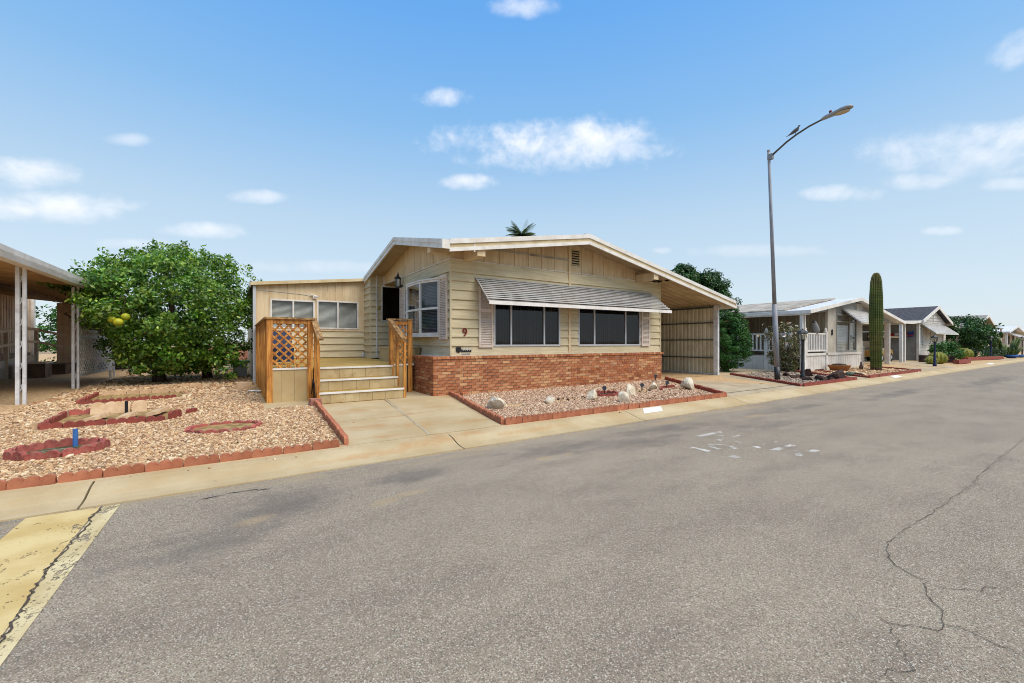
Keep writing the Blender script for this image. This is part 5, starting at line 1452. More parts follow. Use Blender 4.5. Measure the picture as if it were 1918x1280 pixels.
MB().box(21.50, 21.56, 7.76, 15, .8, 2.9).build('side_wall', 'nb_tan', H8)
ribwall(LEFT(21.46), 7.8, 10.94, .8, 2.8, .3).build('porch_wall', 'nb_tan', H8)
MB().box(19.3, 21.5, 10.95, 11.0, .2, 2.8).build('porch_rear_wall', 'nb_tan', H8)
MB().box(19.75, 20.65, 10.90, 10.945, .75, 2.6).build('porch_door', 'navy', H8)
MB().box(19.42, 21.5, 7.78, 10.9, .66, .74).build('porch_deck', 'nb_white', H8)
ribwall(LEFT(19.40), 8.2, 10.95, .14, .66, .16).build('porch_skirting', 'nb_white', H8)
for (x, y) in ((19.14, 7.72), (19.36, 7.72)): MB().box(x - .05, x + .05, y - .05, y + .05, .14, 2.6).build('porch_post', 'white', H8)
for (x, y) in ((19.42, 8.25), (19.42, 9.2), (21.42, 7.72), (19.52, 7.74)):
    p_ = MB().box(x - .06, x + .06, y - .06, y + .06, .14, 1.78).build('railing_post', 'white', H8)
    MB().lathe([(.075, 1.78), (.08, 1.81), (.05, 1.84), (.065, 1.89), (.03, 1.95), (.004, 1.98)], x, y, 8).build('finial', 'white', p_)
for z in (1.70, .98):
    MB().box(19.55, 21.36, 7.69, 7.75, z - .03, z + .03).build('porch_rail', 'white', H8)
    MB().box(19.39, 19.45, 8.32, 10.9, z - .03, z + .03).build('porch_rail', 'white', H8)
for x in np.arange(19.68, 21.35, .155): MB().box(float(x) - .025, float(x) + .025, 7.70, 7.74, 1.01, 1.67).build('baluster', 'white', H8)
for y in np.arange(8.42, 10.9, .17): MB().box(19.40, 19.44, float(y) - .03, float(y) + .03, 1.01, 1.67).build('baluster', 'white', H8)
text_part('8', .36, (21.97, 7.66, 1.66), (math.pi / 2, 0, 0), 'black', H8, 'house_number', .01)
for (x, y) in ((29.6, 7.75), (30.15, 8.0)): MB().box(x - .06, x + .06, y - .06, y + .06, .14, 2.5).build('carport_post', 'white', H8)
MB().box(25.57, 25.62, 7.8, 20, .15, 3.0).build('carport_side_wall', 'nb_tan', H8)
MB().box(25.7, 30.9, 13.0, 13.1, .15, 2.7).build('carport_rear_wall', 'dark_wood', H8)
MB().box(25.7, 26.6, 12.9, 12.99, .5, 2.2).build('carport_door', 'brown_wall', H8)
for z in (.9, 1.3, 1.7): MB().box(25.75, 27.6, 9.0, 9.3, z, z + .04).build('carport_shelf', 'nb_white', H8)
for x in (25.78, 27.55): MB().box(x, x + .04, 9.0, 9.04, .15, 2.1).build('shelf_upright', 'nb_white', H8)
# ---- dark-shingled home
HD = thing('neighbour_home', 'pale lap-sided home with dark shingle roof beyond the saguaro', 'house', (40, 8.2, .15))
fd = FRONT(8.2)
roofpair(HD, 36.6, 2.76, 40.3, 3.82, 43.9, 2.76, 7.85, 20, 'shingle_dark', .2)
MB().prism_y([(43.9, 2.70), (46.9, 2.44), (46.9, 2.38), (43.9, 2.64)], 7.95, 20).build('carport_roof', 'white_metal', HD)
MB().prism_y([(43.85, 2.74), (46.95, 2.46), (46.95, 2.30), (43.85, 2.58)], 7.9, 7.94).build('carport_fascia', 'white', HD)
MB().prism_y([(32.9, 2.52), (34.8, 2.52), (36.7, 2.66), (36.7, 2.72), (34.8, 2.60), (32.9, 2.60)], 8.0, 16).build('porch_roof', 'nb_beige', HD)
MB().prism_y([(32.9, 2.46), (34.8, 2.46), (36.7, 2.60), (36.7, 2.73), (34.8, 2.61), (32.9, 2.61)], 7.95, 8.0).build('porch_fascia', 'white', HD)
lapwall(fd, 36.85, 43.6, .15, 2.66, .21).build('front_wall', 'nb_white', HD)
MB().prism_y([(36.85, 2.66), (43.6, 2.66), (40.3, 3.66)], 8.17, 8.22).build('gable_wall', 'nb_white', HD)
for z in np.arange(2.78, 3.5, .2):
    hw = (3.66 - z) * 3.3
    if hw > .3: MB().box(40.25 - hw, 40.25 + hw, 8.145, 8.168, float(z), float(z) + .02).build('gable_lap', 'nb_grey', HD)
MB().box(40.2, 40.34, 8.13, 8.166, 2.66, 3.4).build('gable_post', 'white', HD)
lapwall(LEFT(36.85), 8.2, 20, .15, 2.76, .3).build('side_wall', 'nb_grey', HD)
MB().box(36.80, 36.95, 8.12, 8.25, .15, 2.7).build('corner_board', 'white', HD)
window(HD, fd, 37.7, 39.7, 1.15, 2.32, frame='nb_white', fw=.1, blind='v', bstep=.12, bmat='tan_paint', room=.3, out=.06)
window(HD, fd, 41.0, 42.8, 1.15, 2.32, frame='nb_white', fw=.1, blind='v', bstep=.12, bmat='tan_paint', room=.3, out=.06)
simple_awning(HD, 37.4, 43.2, 8.18, 2.58, 7.45, 1.92, 8)
for (x, y) in ((33.1, 8.1), (34.3, 8.25), (46.6, 8.1), (45.9, 8.4)): MB().box(x - .07, x + .07, y - .07, y + .07, .14, 2.5).build('porch_post', 'white', HD)
MB().box(30.8, 36.8, 8.9, 9.0, 1.62, 1.72).build('carport_beam', 'nb_beige', HD)
MB().box(43.6, 46.8, 14, 14.1, .15, 2.6).build('carport_rear_wall', 'dark_wood', HD)
MB().box(31.2, 36.8, 15, 15.1, .15, 2.6).build('porch_rear_wall', 'dark_wood', HD)
# ---- grey-roofed home
HE = thing('neighbour_home', 'beige home with pale grey gable roof behind the dense round tree', 'house', (58, 8.5, .15))
fe = FRONT(8.5)
roofpair(HE, 54.2, 2.78, 58.4, 3.86, 62.0, 2.78, 8.1, 22, 'shingle_grey', .18)
MB().box(54.6, 61.6, 8.5, 8.6, .15, 2.72).build('front_wall', 'nb_beige', HE)
MB().prism_y([(54.6, 2.72), (61.6, 2.72), (58.3, 3.70)], 8.5, 8.55).build('gable_wall', 'nb_beige', HE)
MB().box(54.6, 54.7, 8.6, 22, .15, 2.75).build('side_wall', 'nb_beige', HE)
window(HE, fe, 58.3, 59.9, 1.5, 2.6, frame='white', fw=.12, gl='glass_screen', room=.3, out=.06)
MB().box(55.5, 61.4, 8.44, 8.49, .45, .98).build('blue_skirting', 'navy', HE)
for x in (55.5, 56.4, 58.4, 61.4): MB().box(x, x + .09, 8.41, 8.438, .43, 1.0).build('skirting_trim', 'nb_beige', HE)
MB().box(61.7, 67, 8.3, 18, 2.70, 2.82).build('carport_roof', 'nb_grey', HE)
for x in (62, 66.8): MB().box(x, x + .12, 8.4, 8.52, .15, 2.7).build('carport_post', 'white', HE)
LE = thing('lattice_screen', 'small white fretwork screen under the grey carport roof down the street', 'lattice', (63.5, 8.6, 1.2))
lattice(LE, FRONT(8.6), 61.9, 66.5, 1.35, 2.30, 0, .38, .12, 'white')
# ---- two more white homes down the street
for (lbl, x0, zz) in (('white metal-roofed home with sloping awning far down the street', 70.5, 3.15), ('farthest white home cut off by the right edge of the picture', 84.0, 3.1)):
    HF = thing('neighbour_home', lbl, 'house', (x0 + 3.5, 8.6, .15))
    roofpair(HF, x0 - 2.2, 2.45, x0 + 3.0, zz, x0 + 8.2, 2.45, 8.0, 20, 'white_metal', .15)
    MB().box(x0, x0 + 6.2, 8.6, 8.7, .15, 2.5).build('front_wall', 'nb_white', HF)
    MB().prism_y([(x0 - 1.8, 2.42), (x0 + 7.8, 2.42), (x0 + 3.0, zz - .1)], 8.55, 8.59).build('gable_wall', 'nb_grey', HF)
    MB().box(x0, x0 + .1, 8.7, 20, .15, 2.5).build('side_wall', 'nb_white', HF)
    window(HF, FRONT(8.6), x0 + .9, x0 + 2.6, .95, 2.2, frame='white', fw=.12, gl='glass_screen', room=.3, out=.06)
    window(HF, FRONT(8.6), x0 + 3.6, x0 + 5.4, .95, 2.2, frame='white', fw=.12, gl='glass_screen', room=.3, out=.06)
    simple_awning(HF, x0 + .5, x0 + 5.9, 8.58, 2.38, 7.5, 1.8, 5)
    for x in (x0 - 2.0, x0 + 8.0): MB().box(x - .08, x + .08, 8.2, 8.36, .15, 2.45).build('carport_post', 'white', HF)
# far belt of trees closing the street
V, F = crown((150, 30, 2.5), (45, 12, 3.0), 150, 40, 2.4, .9, flat_bottom=.5)
tag(link('distant_trees', npmesh('distant_trees', V, F, 'leaf_dark')), 'dark belt of distant trees closing the far end of the street', 'trees', kind='stuff')

# ================================================================== lamps, cactus beds and small things
# street lamp with the slight lean it has in the photograph
SL = thing('street_lamp', 'tall leaning grey street lamp with curved arm beside the driveway', 'street lamp', (14.42, 6.5, .13))
bx, tx = 14.42, 13.86
pz = lambda z: bx + (tx - bx) * (z - .13) / 7.15
MB().tube([(pz(.55), 6.5, .55), (pz(2.55), 6.5, 2.55)], [.078, .070], 16).build('pole_base', 'pole_paint', SL, smooth=True)
MB().tube([(pz(.05), 6.5, .05), (pz(.55), 6.5, .56)], [.082, .082], 16).build('dark_collar', 'ironblack', SL, smooth=True)
MB().tube([(pz(2.5), 6.5, 2.5), (pz(7.3), 6.5, 7.3)], [.060, .040], 14).build('pole_shaft', 'pole_paint', SL, smooth=True)
MB().tube([(pz(7.28), 6.5, 7.28), (pz(7.33), 6.5, 7.33)], [.046, .04], 12).build('pole_cap', 'pole_grey', SL)
arm = [(13.87, 6.46, 7.10), (13.87, 6.30, 7.20), (13.87, 6.0, 7.38), (13.87, 5.72, 7.50), (13.87, 5.4, 7.60), (13.87, 5.05, 7.66)]
MB().tube(arm, [.032, .030, .028, .027, .026, .025], 10).build('arm', 'steel_dark', SL, smooth=True)
MB().box(13.81, 13.93, 6.38, 6.52, 7.02, 7.18).build('arm_bracket', 'pole_grey', SL)
hp = [(5.08, .055, .055, 7.655), (5.0, .07, .07, 7.665), (4.86, .085, .075, 7.675), (4.74, .11, .075, 7.685), (4.6, .135, .08, 7.695), (4.48, .13, .075, 7.70), (4.40, .09, .055, 7.70), (4.36, .03, .02, 7.70)]
vs = []; NH = 12
for (y, rx, rz, zc) in hp:
    for k in range(NH):
        a = 2 * math.pi * k / NH
        vs.append((13.87 + rx * math.cos(a), y, zc + rz * math.sin(a) * (1.0 if math.sin(a) > 0 else .55)))
MB().add(vs, [(i * NH + k, i * NH + (k + 1) % NH, (i + 1) * NH + (k + 1) % NH, (i + 1) * NH + k) for i in range(len(hp) - 1) for k in range(NH)] + [tuple(range(NH)), tuple((len(hp) - 1) * NH + k for k in range(NH))]).build('lamp_head', 'lamp_shell', SL, smooth=True)
MB().prism_z(circ(13.87, 4.60, .10, .17), 7.625, 7.648).build('lens', 'carport_pan', SL)
MB().lathe([(.03, 7.74), (.035, 7.80), (.02, 7.82)], 13.87, 4.88, 10).build('photocell', 'number_red', SL)
# dove perched on the arm
DV = thing('perched_dove', 'small grey dove perched on the street lamp arm', 'bird', (13.87, 5.76, 7.51))
sec = [(6.02, .006, .004, 7.535), (5.95, .018, .008, 7.55), (5.88, .035, .025, 7.575), (5.82, .045, .042, 7.60), (5.76, .047, .050, 7.625), (5.71, .040, .048, 7.645), (5.68, .026, .035, 7.675), (5.675, .024, .026, 7.70), (5.665, .026, .024, 7.72), (5.65, .018, .018, 7.735), (5.63, .006, .006, 7.725), (5.61, .002, .002, 7.718)]
vs = []; NH = 10
for (y, rx, rz, zc) in sec:
    for k in range(NH):
        a = 2 * math.pi * k / NH; vs.append((13.87 + rx * math.cos(a), y + rz * .5 * math.sin(a), zc + rz * math.sin(a)))
MB().add(vs, [(i * NH + k, i * NH + (k + 1) % NH, (i + 1) * NH + (k + 1) % NH, (i + 1) * NH + k) for i in range(len(sec) - 1) for k in range(NH)]).build('body', 'dove', DV, smooth=True)
for dx in (-.015, .015): MB().tube([(13.87 + dx, 5.76, 7.52), (13.87 + dx, 5.76, 7.60)], .005, 5).build('leg', 'number_red', DV)
# lantern posts
def lantern_post(label, x, y, h, col='ironblack', lit=False):
    z0 = float(zyard(x, y)); t_ = thing('lantern_post', label, 'lamp post', (x, y, z0), 'lantern posts along the street')
    MB().lathe([(.075, z0 - .02), (.08, z0 + .1), (.055, z0 + .16), (.052, z0 + h * .42), (.042, z0 + h * .44), (.04, z0 + h - .02), (.06, z0 + h)], x, y, 12).build('post', col, t_, smooth=True)
    zb = z0 + h
    MB().lathe([(.03, zb), (.10, zb + .015), (.105, zb + .03)], x, y, 6).build('lantern_base', 'ironblack', t_)
    MB().lathe([(.085, zb + .03), (.115, zb + .235)], x, y, 6).build('lantern_glass', 'glass_clear', t_)
    MB().lathe([(.035, zb + .03), (.04, zb + .10), (.038, zb + .17), (.02, zb + .19)], x, y, 8).build('lamp_bulb', 'blind_white' if not lit else 'brass', t_, smooth=True)
    for k in range(6):
        a = k * math.pi / 3
        MB().beam((x + .09 * math.cos(a), y + .09 * math.sin(a), zb + .03), (x + .12 * math.cos(a), y + .12 * math.sin(a), zb + .235), .012, .012).build('cage_bar', 'ironblack', t_)
    MB().lathe([(.15, zb + .235), (.16, zb + .25), (.13, zb + .30), (.07, zb + .35), (.025, zb + .37), (.02, zb + .40), (.002, zb + .42)], x, y, 6).build('lantern_roof', 'ironblack', t_)
lantern_post('black lantern post among dark rocks in front of number 8', 15.95, 6.4, 1.28)
lantern_post('black lantern post in front of the dark-shingled home', 29.65, 5.96, 1.22, 'navy')
lantern_post('dark lantern post beside prickly pear farther down the street', 46.4, 6.35, 1.3, 'navy')
lantern_post('farthest dark lantern post at the right edge of the picture', 58.9, 6.2, 1.35)

# ---- scalloped edging
edging('terracotta scalloped edging along the gutter in front of the citrus tree yard', [(-4.55, 5.32), (1.03, 5.32)], 'edging', h=.108)
edging('terracotta scalloped edging along the left side of the walkway', [(1.12, 5.33), (1.27, 8.72)], 'edging', jit=.006)
edging('terracotta edging along the gutter below the pink gravel bed', [(3.38, 5.32), (9.36, 5.31)], 'edging', h=.125)
edging('terracotta edging between the walkway and the pink gravel bed', [(3.36, 5.36), (4.02, 8.62)], 'edging')
edging('dark red edging between the pink gravel bed and the driveway', [(9.42, 5.35), (11.48, 8.5)], 'edging_red', h=.12)
edging('dark red edging between the driveway and the street lamp bed', [(13.2, 5.34), (15.1, 8.4)], 'edging_red', h=.11)
edging('red edging along the gutter below the street lamp bed', [(13.3, 5.31), (17.15, 5.31)], 'edging_red', h=.12)
edging('worn red edging along the far side of the street lamp bed', [(17.15, 5.35), (19.0, 8.0)], 'edging_worn', h=.11)
edging('red edging along the gutter below the saguaro', [(18.3, 5.31), (24.3, 5.31)], 'edging_red', h=.13)
edging('dark red edging up the left side of the saguaro bed', [(18.32, 5.35), (20.1, 7.6)], 'edging_red', h=.1)
edging('worn dark edging behind the saguaro along the neighbouring driveway', [(24.35, 5.35), (26.0, 7.6)], 'edging_red', h=.1)
# planters
def ring(label, poly, mat, fill, n=2, length=.2, h=.15, sink=.03):
    t_ = edging(label, poly, mat, n, length, h, 'planter ring', True, sink=sink, name='planter_ring')
    z = float(zyard(*poly[0]))
    MB().prism_z([(a, b) for a, b in poly], z - .02, z + .008).build('fill', fill, t_)
    return t_
ring('weathered mossy red oval planter ring with a blue pipe at lower left', circ(-1.64, 6.70, .39, .32, .05, 9), 'edging_worn', 'moss_dirt', 2, .27, .12, .03)
ring('small sunken red oval planter ring left of the walkway', circ(-.13, 7.22, .44, .34, -.05, 9), 'edging_worn', 'soil', 2, .27, .075, .03)
ring('dark red round planter ring among the white rocks', circ(7.12, 6.93, .40, .28, 0, 8), 'edging_red', 'dark_soil', 2, .26, .10)
t2 = edging('rectangular dark red planter border with tumbled pale blocks', [(-2.28, 9.66), (-2.23, 8.33), (-.9, 8.27)], 'edging_red', 2, .21, .115, 'planter border', name='planter_border')
MB().prism_z(BED2, .125, .156).build('fill', 'soil', t2)
link('edging_block', scal('edging_red', 2, .24, .15), t2, (-.80, 8.45, .13), (0, 0, 1.1)); link('edging_block', scal('edging_red', 2, .2, .12), t2, (-.62, 8.85, .12), (0, 0, 1.0))
link('edging_block', scal('edging_red', 2, .4, .12), t2, (-2.1, 9.66, .13), (-.5, 0, .05))
MB().box(-2.33, -2.255, 8.4, 9.6, .13, .235).build('pale_side', 'edging_pale', t2)
for (lbl, x, y, rz, tilt, w_, l_) in (('pale block lying flat at left in the red planter border', -1.82, 8.78, 1.35, .12, .16, .62), ('pale block lying flat in the middle of the red planter border', -1.47, 8.68, 1.40, .10, .18, .66),
                                      ('pale block lying flat at right in the red planter border', -1.14, 8.95, 1.32, .12, .2, .7)):
    tag(link('edging_slab', scal('edging_pale', 3, l_ * .8, .17), None, (x, y, .20), (math.pi / 2 - .2, 0, rz + .1)), lbl, 'block', 'tumbled pale blocks')
for (lbl, x, y, L) in (('long pale scalloped block standing at the back of the planter border', -1.75, 9.55, .5), ('short pale scalloped block leaning beside the black pipe', -1.38, 9.52, .2)):
    tag(link('edging_slab', scal('edging_pale', 3 if L > .3 else 1, L, .24), None, (x, y, .12), (-.45, 0, .02)), lbl, 'block', 'tumbled pale blocks')
t3 = edging('far narrow dark red planter border in front of the citrus tree', [(-2.57, 12.85), (-2.52, 11.22), (-1.05, 11.38)], 'edging_red', 2, .21, .11, 'planter border', name='planter_border')
edging('pale back edging of the far planter border', [(-2.5, 12.85), (-1.0, 12.75)], 'edging_pale', 2, .21, .13, 'planter border', name='planter_border')
MB().prism_z(BED3, .125, .159).build('fill', 'soil', t3)
edging('whitish scalloped edging on the ground under the citrus tree', [(-2.7, 14.55), (-.95, 14.3)], 'edging_pale', 3, .3, .10)
tag(MB().tube([(-1.57, 6.92, .1), (-1.57, 6.92, .33)], .024, 10).build('irrigation_pipe', 'pipe_blue'), 'blue irrigation pipe standing in the mossy planter ring', 'pipe')
tag(MB().tube([(-1.53, 9.42, .1), (-1.53, 9.42, .36)], .022, 10).build('irrigation_pipe', 'black'), 'black irrigation pipe standing among the tumbled pale blocks', 'pipe')
tag(MB().prism_z([(-3.30, 11.82), (-3.10, 12.25), (-3.00, 12.20), (-3.20, 11.77)], .13, .19).build('loose_brick', 'brick'), 'loose red brick beside the front white carport post', 'brick')
tag(link('loose_block', MB().box(-.12, .12, -.08, .08, 0, .10).mesh('loose_block', 'edging_pale'), None, (-.9, 14.0, .14), .1), 'pale loose block left of the pair under the citrus tree', 'block')
tag(link('loose_block', MB().box(-.12, .12, -.09, .09, 0, .09).mesh('loose_block', 'edging_pale'), None, (-.62, 13.75, .14), (.1, .2, 1.1)), 'pale tilted loose block right of the pair under the citrus tree', 'block')
tag(link('concrete_block', MB().box(-.16, .16, -.1, .1, 0, .2).mesh('concrete_block', 'edging_pale'), None, (.17, 12.5, .13), .05), 'squared concrete block near the deck railing', 'block')
tag(link('brick_stack', MB().box(-.1, .1, -.1, .1, 0, .06).box(-.09, .09, -.1, .1, .063, .12).mesh('brick_stack', 'block_pink'), None, (1.26, 9.05 - .35, .158), .05), 'two grey-pink bricks stacked at the foot of the stair post', 'bricks')
DSH = thing('pet_dish', 'white double dish on the gravel beside the railing', 'dish', (.36, 11.6, .15))
for dx, dy in ((0, 0), (.13, -.12)): MB().lathe([(.06, .15), (.10, .20), (.105, .21), (.08, .20), (.05, .17)], .33 + dx, 11.65 + dy, 14).build('bowl', 'white', DSH, smooth=True)
BKT = thing('storage_tub', 'grey storage tub with blue lid behind the citrus tree by the home', 'tub', (.15, 17.2, .15))
MB().add([(-.05, 17.0, .16), (.30, 17.0, .16), (.30, 17.4, .16), (-.05, 17.4, .16), (-.1, 16.95, .66), (.35, 16.95, .66), (.35, 17.45, .66), (-.1, 17.45, .66)], [(0, 3, 2, 1), (0, 1, 5, 4), (1, 2, 6, 5), (2, 3, 7, 6), (3, 0, 4, 7)]).build('tub_body', 'alum', BKT)
MB().box(-.13, .38, 16.92, 17.48, .66, .71).build('tub_lid', 'blue', BKT)
tag(MB().tube([(-.25 + .33 * math.cos(a * .5), 20.5 + .33 * math.sin(a * .5), .2 + .012 * a) for a in range(0, 40)], .018, 6).build('garden_hose', 'hose', smooth=True), 'coiled green garden hose on the ground beyond the citrus tree', 'hose')
BW_ = thing('block_wall', 'low pinkish block wall behind the citrus tree', 'wall', (-1.5, 27, .1))
for i in range(5):
    for k in range(24):
        MB().box(-6 + k * .41 + (.2 if i % 2 else 0), -5.6 + k * .41 + (.2 if i % 2 else 0), 27, 27.2, .1 + i * .2, .29 + i * .2).build('block', 'block_pink', BW_)
# ---- white rocks in the pink bed
WR = [(4.02, 6.62, .24, .19, .21, 'large pointed white rock nearest the walkway in the pink bed'), (5.28, 6.58, .20, .13, .12, 'flat white rock left of the dark hollow in the pink bed'), (6.38, 6.55, .21, .16, .17, 'rounded white rock left of the dark red ring'),
      (6.68, 5.95, .19, .17, .17, 'white rock in front of the dark red ring'), (7.60, 6.62, .2, .15, .2, 'arched white rock right of the dark red ring'), (8.95, 7.0, .25, .16, .16, 'white rock in front of the far spotlight'), (9.85, 6.6, .28, .2, .24, 'large white block-like rock at the driveway edge')]
for k, (x, y, a, b, c, l) in enumerate(WR):
    tag(link('white_rock', rock_mesh('white_rock', (a * (.95 if k == 0 else .8), b * .85, c * .82), 'white_rock', 40 + k, 3), None, (x, y, float(zyard(x, y)) + c * .45), random.uniform(0, 1.0)), l, 'rock', 'white rocks in the pink gravel')
for (nm, x, y, rx, ry, an, lb, mt) in (('dug_hollow', 4.45, 6.75, .32, .14, -.1, 'shallow dug hollow beside the large pointed white rock', 'soil'), ('dug_hollow', 5.9, 6.75, .44, .11, -.1, 'long dark hollow of burnt weeds in the pink gravel', 'dark_soil'), ('dug_hollow', 8.4, 6.95, .32, .17, 0, 'hollow with a spotlight in the far pink gravel', 'dark_soil')):
    t_ = thing(nm, lb, 'hollow', (x, y, .12))
    P_ = circ(x, y, rx, ry, an, 18); z = float(zyard(x, y))
    MB().add([(a, b, z + .006) for a, b in P_] + [(x + (a - x) * .75, y + (b - y) * .75, z - .05) for a, b in P_] , [(i, (i + 1) % 18, 18 + (i + 1) % 18, 18 + i) for i in range(18)] + [tuple(range(18, 36))]).build('hollow_floor', mt, t_)
    for k in range(14 if mt == 'dark_soil' else 7):
        a = random.uniform(0, 6.28); r = random.uniform(.9, 1.1); s = random.uniform(.02, .045)
        link('pebble', rock_mesh('pebble', (s, s, s * .8), 'dark_rock' if mt == 'dark_soil' else 'white_rock', k, 1), t_, (x + rx * r * math.cos(a), y + ry * r * math.sin(a), z + .02), a)
edging('second small dark red planter border beside the driveway', [(8.95, 6.75), (9.3, 7.0), (9.75, 6.95)], 'edging_red', 2, .18, .10)
def spotlight(label, x, y):
    z = float(zyard(x, y)); t_ = thing('garden_spotlight', label, 'spotlight', (x, y, z), 'garden spotlights')
    MB().tube([(x, y, z - .02), (x, y, z + .12)], .012, 6).build('stake', 'ironblack', t_)
    MB().tube([(x + .03, y + .02, z + .13), (x - .05, y - .05, z + .17)], [.035, .05], 10).build('head', 'ironblack', t_)
spotlight('black garden spotlight standing in the far hollow', 8.4, 6.9); spotlight('black garden spotlight inside the dark red ring', 7.15, 6.95)
spotlight('black garden spotlight near the second red border', 9.45, 6.95); spotlight('black spotlight against the right end of the brick skirt', 10.8, 8.35)
tag(link('loose_brick', MB().box(-.1, .1, -.05, .05, 0, .06).mesh('loose_brick', 'brick'), None, (4.3, 8.45, .165), .25), 'loose red brick on gravel at the left foot of the brick skirt', 'brick')
# ---- rocks and ornaments in front of number 8
DR = [(16.62, 5.68, .42, .26, .24, 'dark_rock', 'big dark brown rock near the corner of the street lamp bed'), (15.63, 5.75, .3, .18, .13, 'dark_rock', 'long low dark rock in front of the lantern post'), (15.7, 5.47, .16, .12, .09, 'dark_rock', 'small dark rock nearest the gutter in the street lamp bed'),
      (16.85, 6.62, .24, .18, .22, 'dark_rock', 'pointed dark rock right behind the lantern post'), (15.75, 6.55, .2, .15, .12, 'dark_rock', 'dark rock just left of the lantern post'), (16.3, 7.05, .26, .17, .12, 'dark_rock', 'low dark rock between lamp pole and rose bush'),
      (15.3, 6.0, .2, .13, .09, 'dark_rock', 'flat dark rock between lamp pole and lantern post'), (18.86, 5.88, .26, .2, .13, 'green_rock', 'grey-green rock at the left edge of the saguaro bed'), (20.1, 7.45, .22, .12, .08, 'dark_rock', 'small brown rock by the white skirting of number 8')]
for k, (x, y, a, b, c, mt, l) in enumerate(DR):
    tag(link('garden_rock', rock_mesh('garden_rock', (a, b, c), mt, 90 + k, 2), None, (x, y, float(zyard(x, y)) + c * .5), k * .7), l, 'rock', 'rocks in front of number 8')
BO = thing('bowl_planter', 'shallow tan bowl planter on gravel in front of the skirting of number 8', 'planter', (21.2, 7.15, .14))
MB().lathe([(.22, .13), (.30, .17), (.40, .36), (.41, .38), (.37, .37), (.05, .33)], 21.2, 7.15, 20).build('bowl', 'terracotta', BO, smooth=True)
MB().lathe([(.30, .36), (.22, .43), (.05, .45), (.01, .45)], 21.2, 7.15, 12).build('bowl_soil', 'dark_soil', BO)
TR = thing('plant_trellis', 'white wire trellis at the right corner of number 8', 'trellis', (23.9, 7.3, .14))
for k in range(3): MB().tube([(24.0 + k * .16, 7.25, .13), (24.02 + k * .15, 7.25, 1.15 + .25 * (k == 1))], .014, 6).build('stake', 'white', TR)
for z in np.arange(.3, 1.2, .15): MB().tube([(23.98, 7.25, z), (24.35, 7.25, z)], .012, 5).build('rung', 'steel_dark', TR)
FG = thing('duck_figure', 'small dark bird garden figure near the right corner of number 8', 'figurine', (23.0, 6.9, .14))
MB().lathe([(.03, .13), (.07, .18), (.08, .26), (.05, .34), (.03, .38), (.045, .42), (.03, .46), (.005, .48)], 23.0, 6.95, 12).build('body', 'dark_wood', FG, smooth=True)
HR = thing('heron_figure', 'grey-blue bird ornament standing on the porch railing of number 8', 'figurine', (20.4, 7.72, 1.73))
MB().tube([(20.52, 7.72, 1.72), (20.50, 7.72, 1.86), (20.36, 7.72, 2.05), (20.28, 7.72, 2.18), (20.20, 7.72, 2.20)], [.09, .13, .12, .08, .02], 10).build('body', 'pole_grey', HR, smooth=True)
MB().tube([(20.30, 7.72, 2.14), (20.22, 7.70, 2.22), (20.12, 7.70, 2.16)], [.06, .06, .01], 8).build('head', 'ironblack', HR, smooth=True)
# plants deeper in the neighbouring carport
shrub('potted_shrub', 'dark potted shrub in the shade right of number 8', 'shrub', 25.4, 8.3, .75, .45, .4, .55, 'leaf_dark', 24, 45, .1)
# ---- golf cart in the dark-shingled home's carport
GC = thing('golf_cart', 'tan golf cart parked under the carport of the dark-shingled home', 'golf cart', (33.2, 9.6, .15))
gx, gy = 33.4, 9.4
MB().prism_y([(gx - 1.2, .45), (gx + 1.0, .40), (gx + 1.25, .55), (gx + 1.15, .85), (gx + .55, .95), (gx + .35, .50), (gx - .3, .50), (gx - .35, .82), (gx - 1.25, .86)], gy - .55, gy + .55).build('body', 'tan_paint', GC)
MB().box(gx - .9, gx - .2, gy - .5, gy + .5, .83, .98).build('seat', 'nb_cream', GC)
MB().prism_y([(gx - .95, .98), (gx - .8, .98), (gx - .95, 1.4), (gx - 1.08, 1.4)], gy - .5, gy + .5).build('backrest', 'nb_cream', GC)
for (x, y) in ((gx - .85, gy - .5), (gx + .8, gy - .5), (gx - .85, gy + .5), (gx + .8, gy + .5)):
    w_ = MB().tube([(x, y - .09, .40), (x, y + .09, .40)], .25, 16).build('wheel', 'rubber', GC); MB().tube([(x, y - .095, .40), (x, y + .095, .40)], .12, 12).build('rim', 'alum', w_)
for (x, y, x2) in ((gx + .6, gy - .48, gx + .35), (gx + .6, gy + .48, gx + .35), (gx - 1.1, gy - .48, gx - 1.0), (gx - 1.1, gy + .48, gx - 1.0)): MB().tube([(x, y, .85), (x2, y, 1.95)], .02, 6).build('roof_strut', 'black', GC)
MB().box(gx - 1.15, gx + .5, gy - .58, gy + .58, 1.95, 2.02).build('canopy', 'nb_cream', GC)
MB().tube([(gx + .3, gy - .25, .75), (gx + .12, gy - .25, 1.05)], .02, 6).build('steering_column', 'black', GC)
# bunting on the side wall
FL = thing('flag_bunting', 'red white and blue flag bunting on the side wall of the dark-shingled home', 'bunting', (36.6, 8.6, 1.7))
for k in range(7):
    y = 8.35 + k * .33
    V_ = [(36.72, y, 2.05 - .03 * k), (36.72, y + .3, 2.0 - .03 * k), (36.70, y + .27, 1.66 - .01 * k), (36.70, y + .03, 1.70 - .01 * k)]
    MB().quad(*V_).build('pennant', 'flag_blue' if k == 0 else ('flag_red' if k % 2 else 'flag_white'), FL)
    MB().quad((36.69, y + .02, 1.82 - .02 * k), (36.69, y + .28, 1.80 - .02 * k), (36.685, y + .27, 1.72 - .02 * k), (36.685, y + .03, 1.74 - .02 * k)).build('stripe', 'flag_white' if k % 2 else 'flag_red', FL)
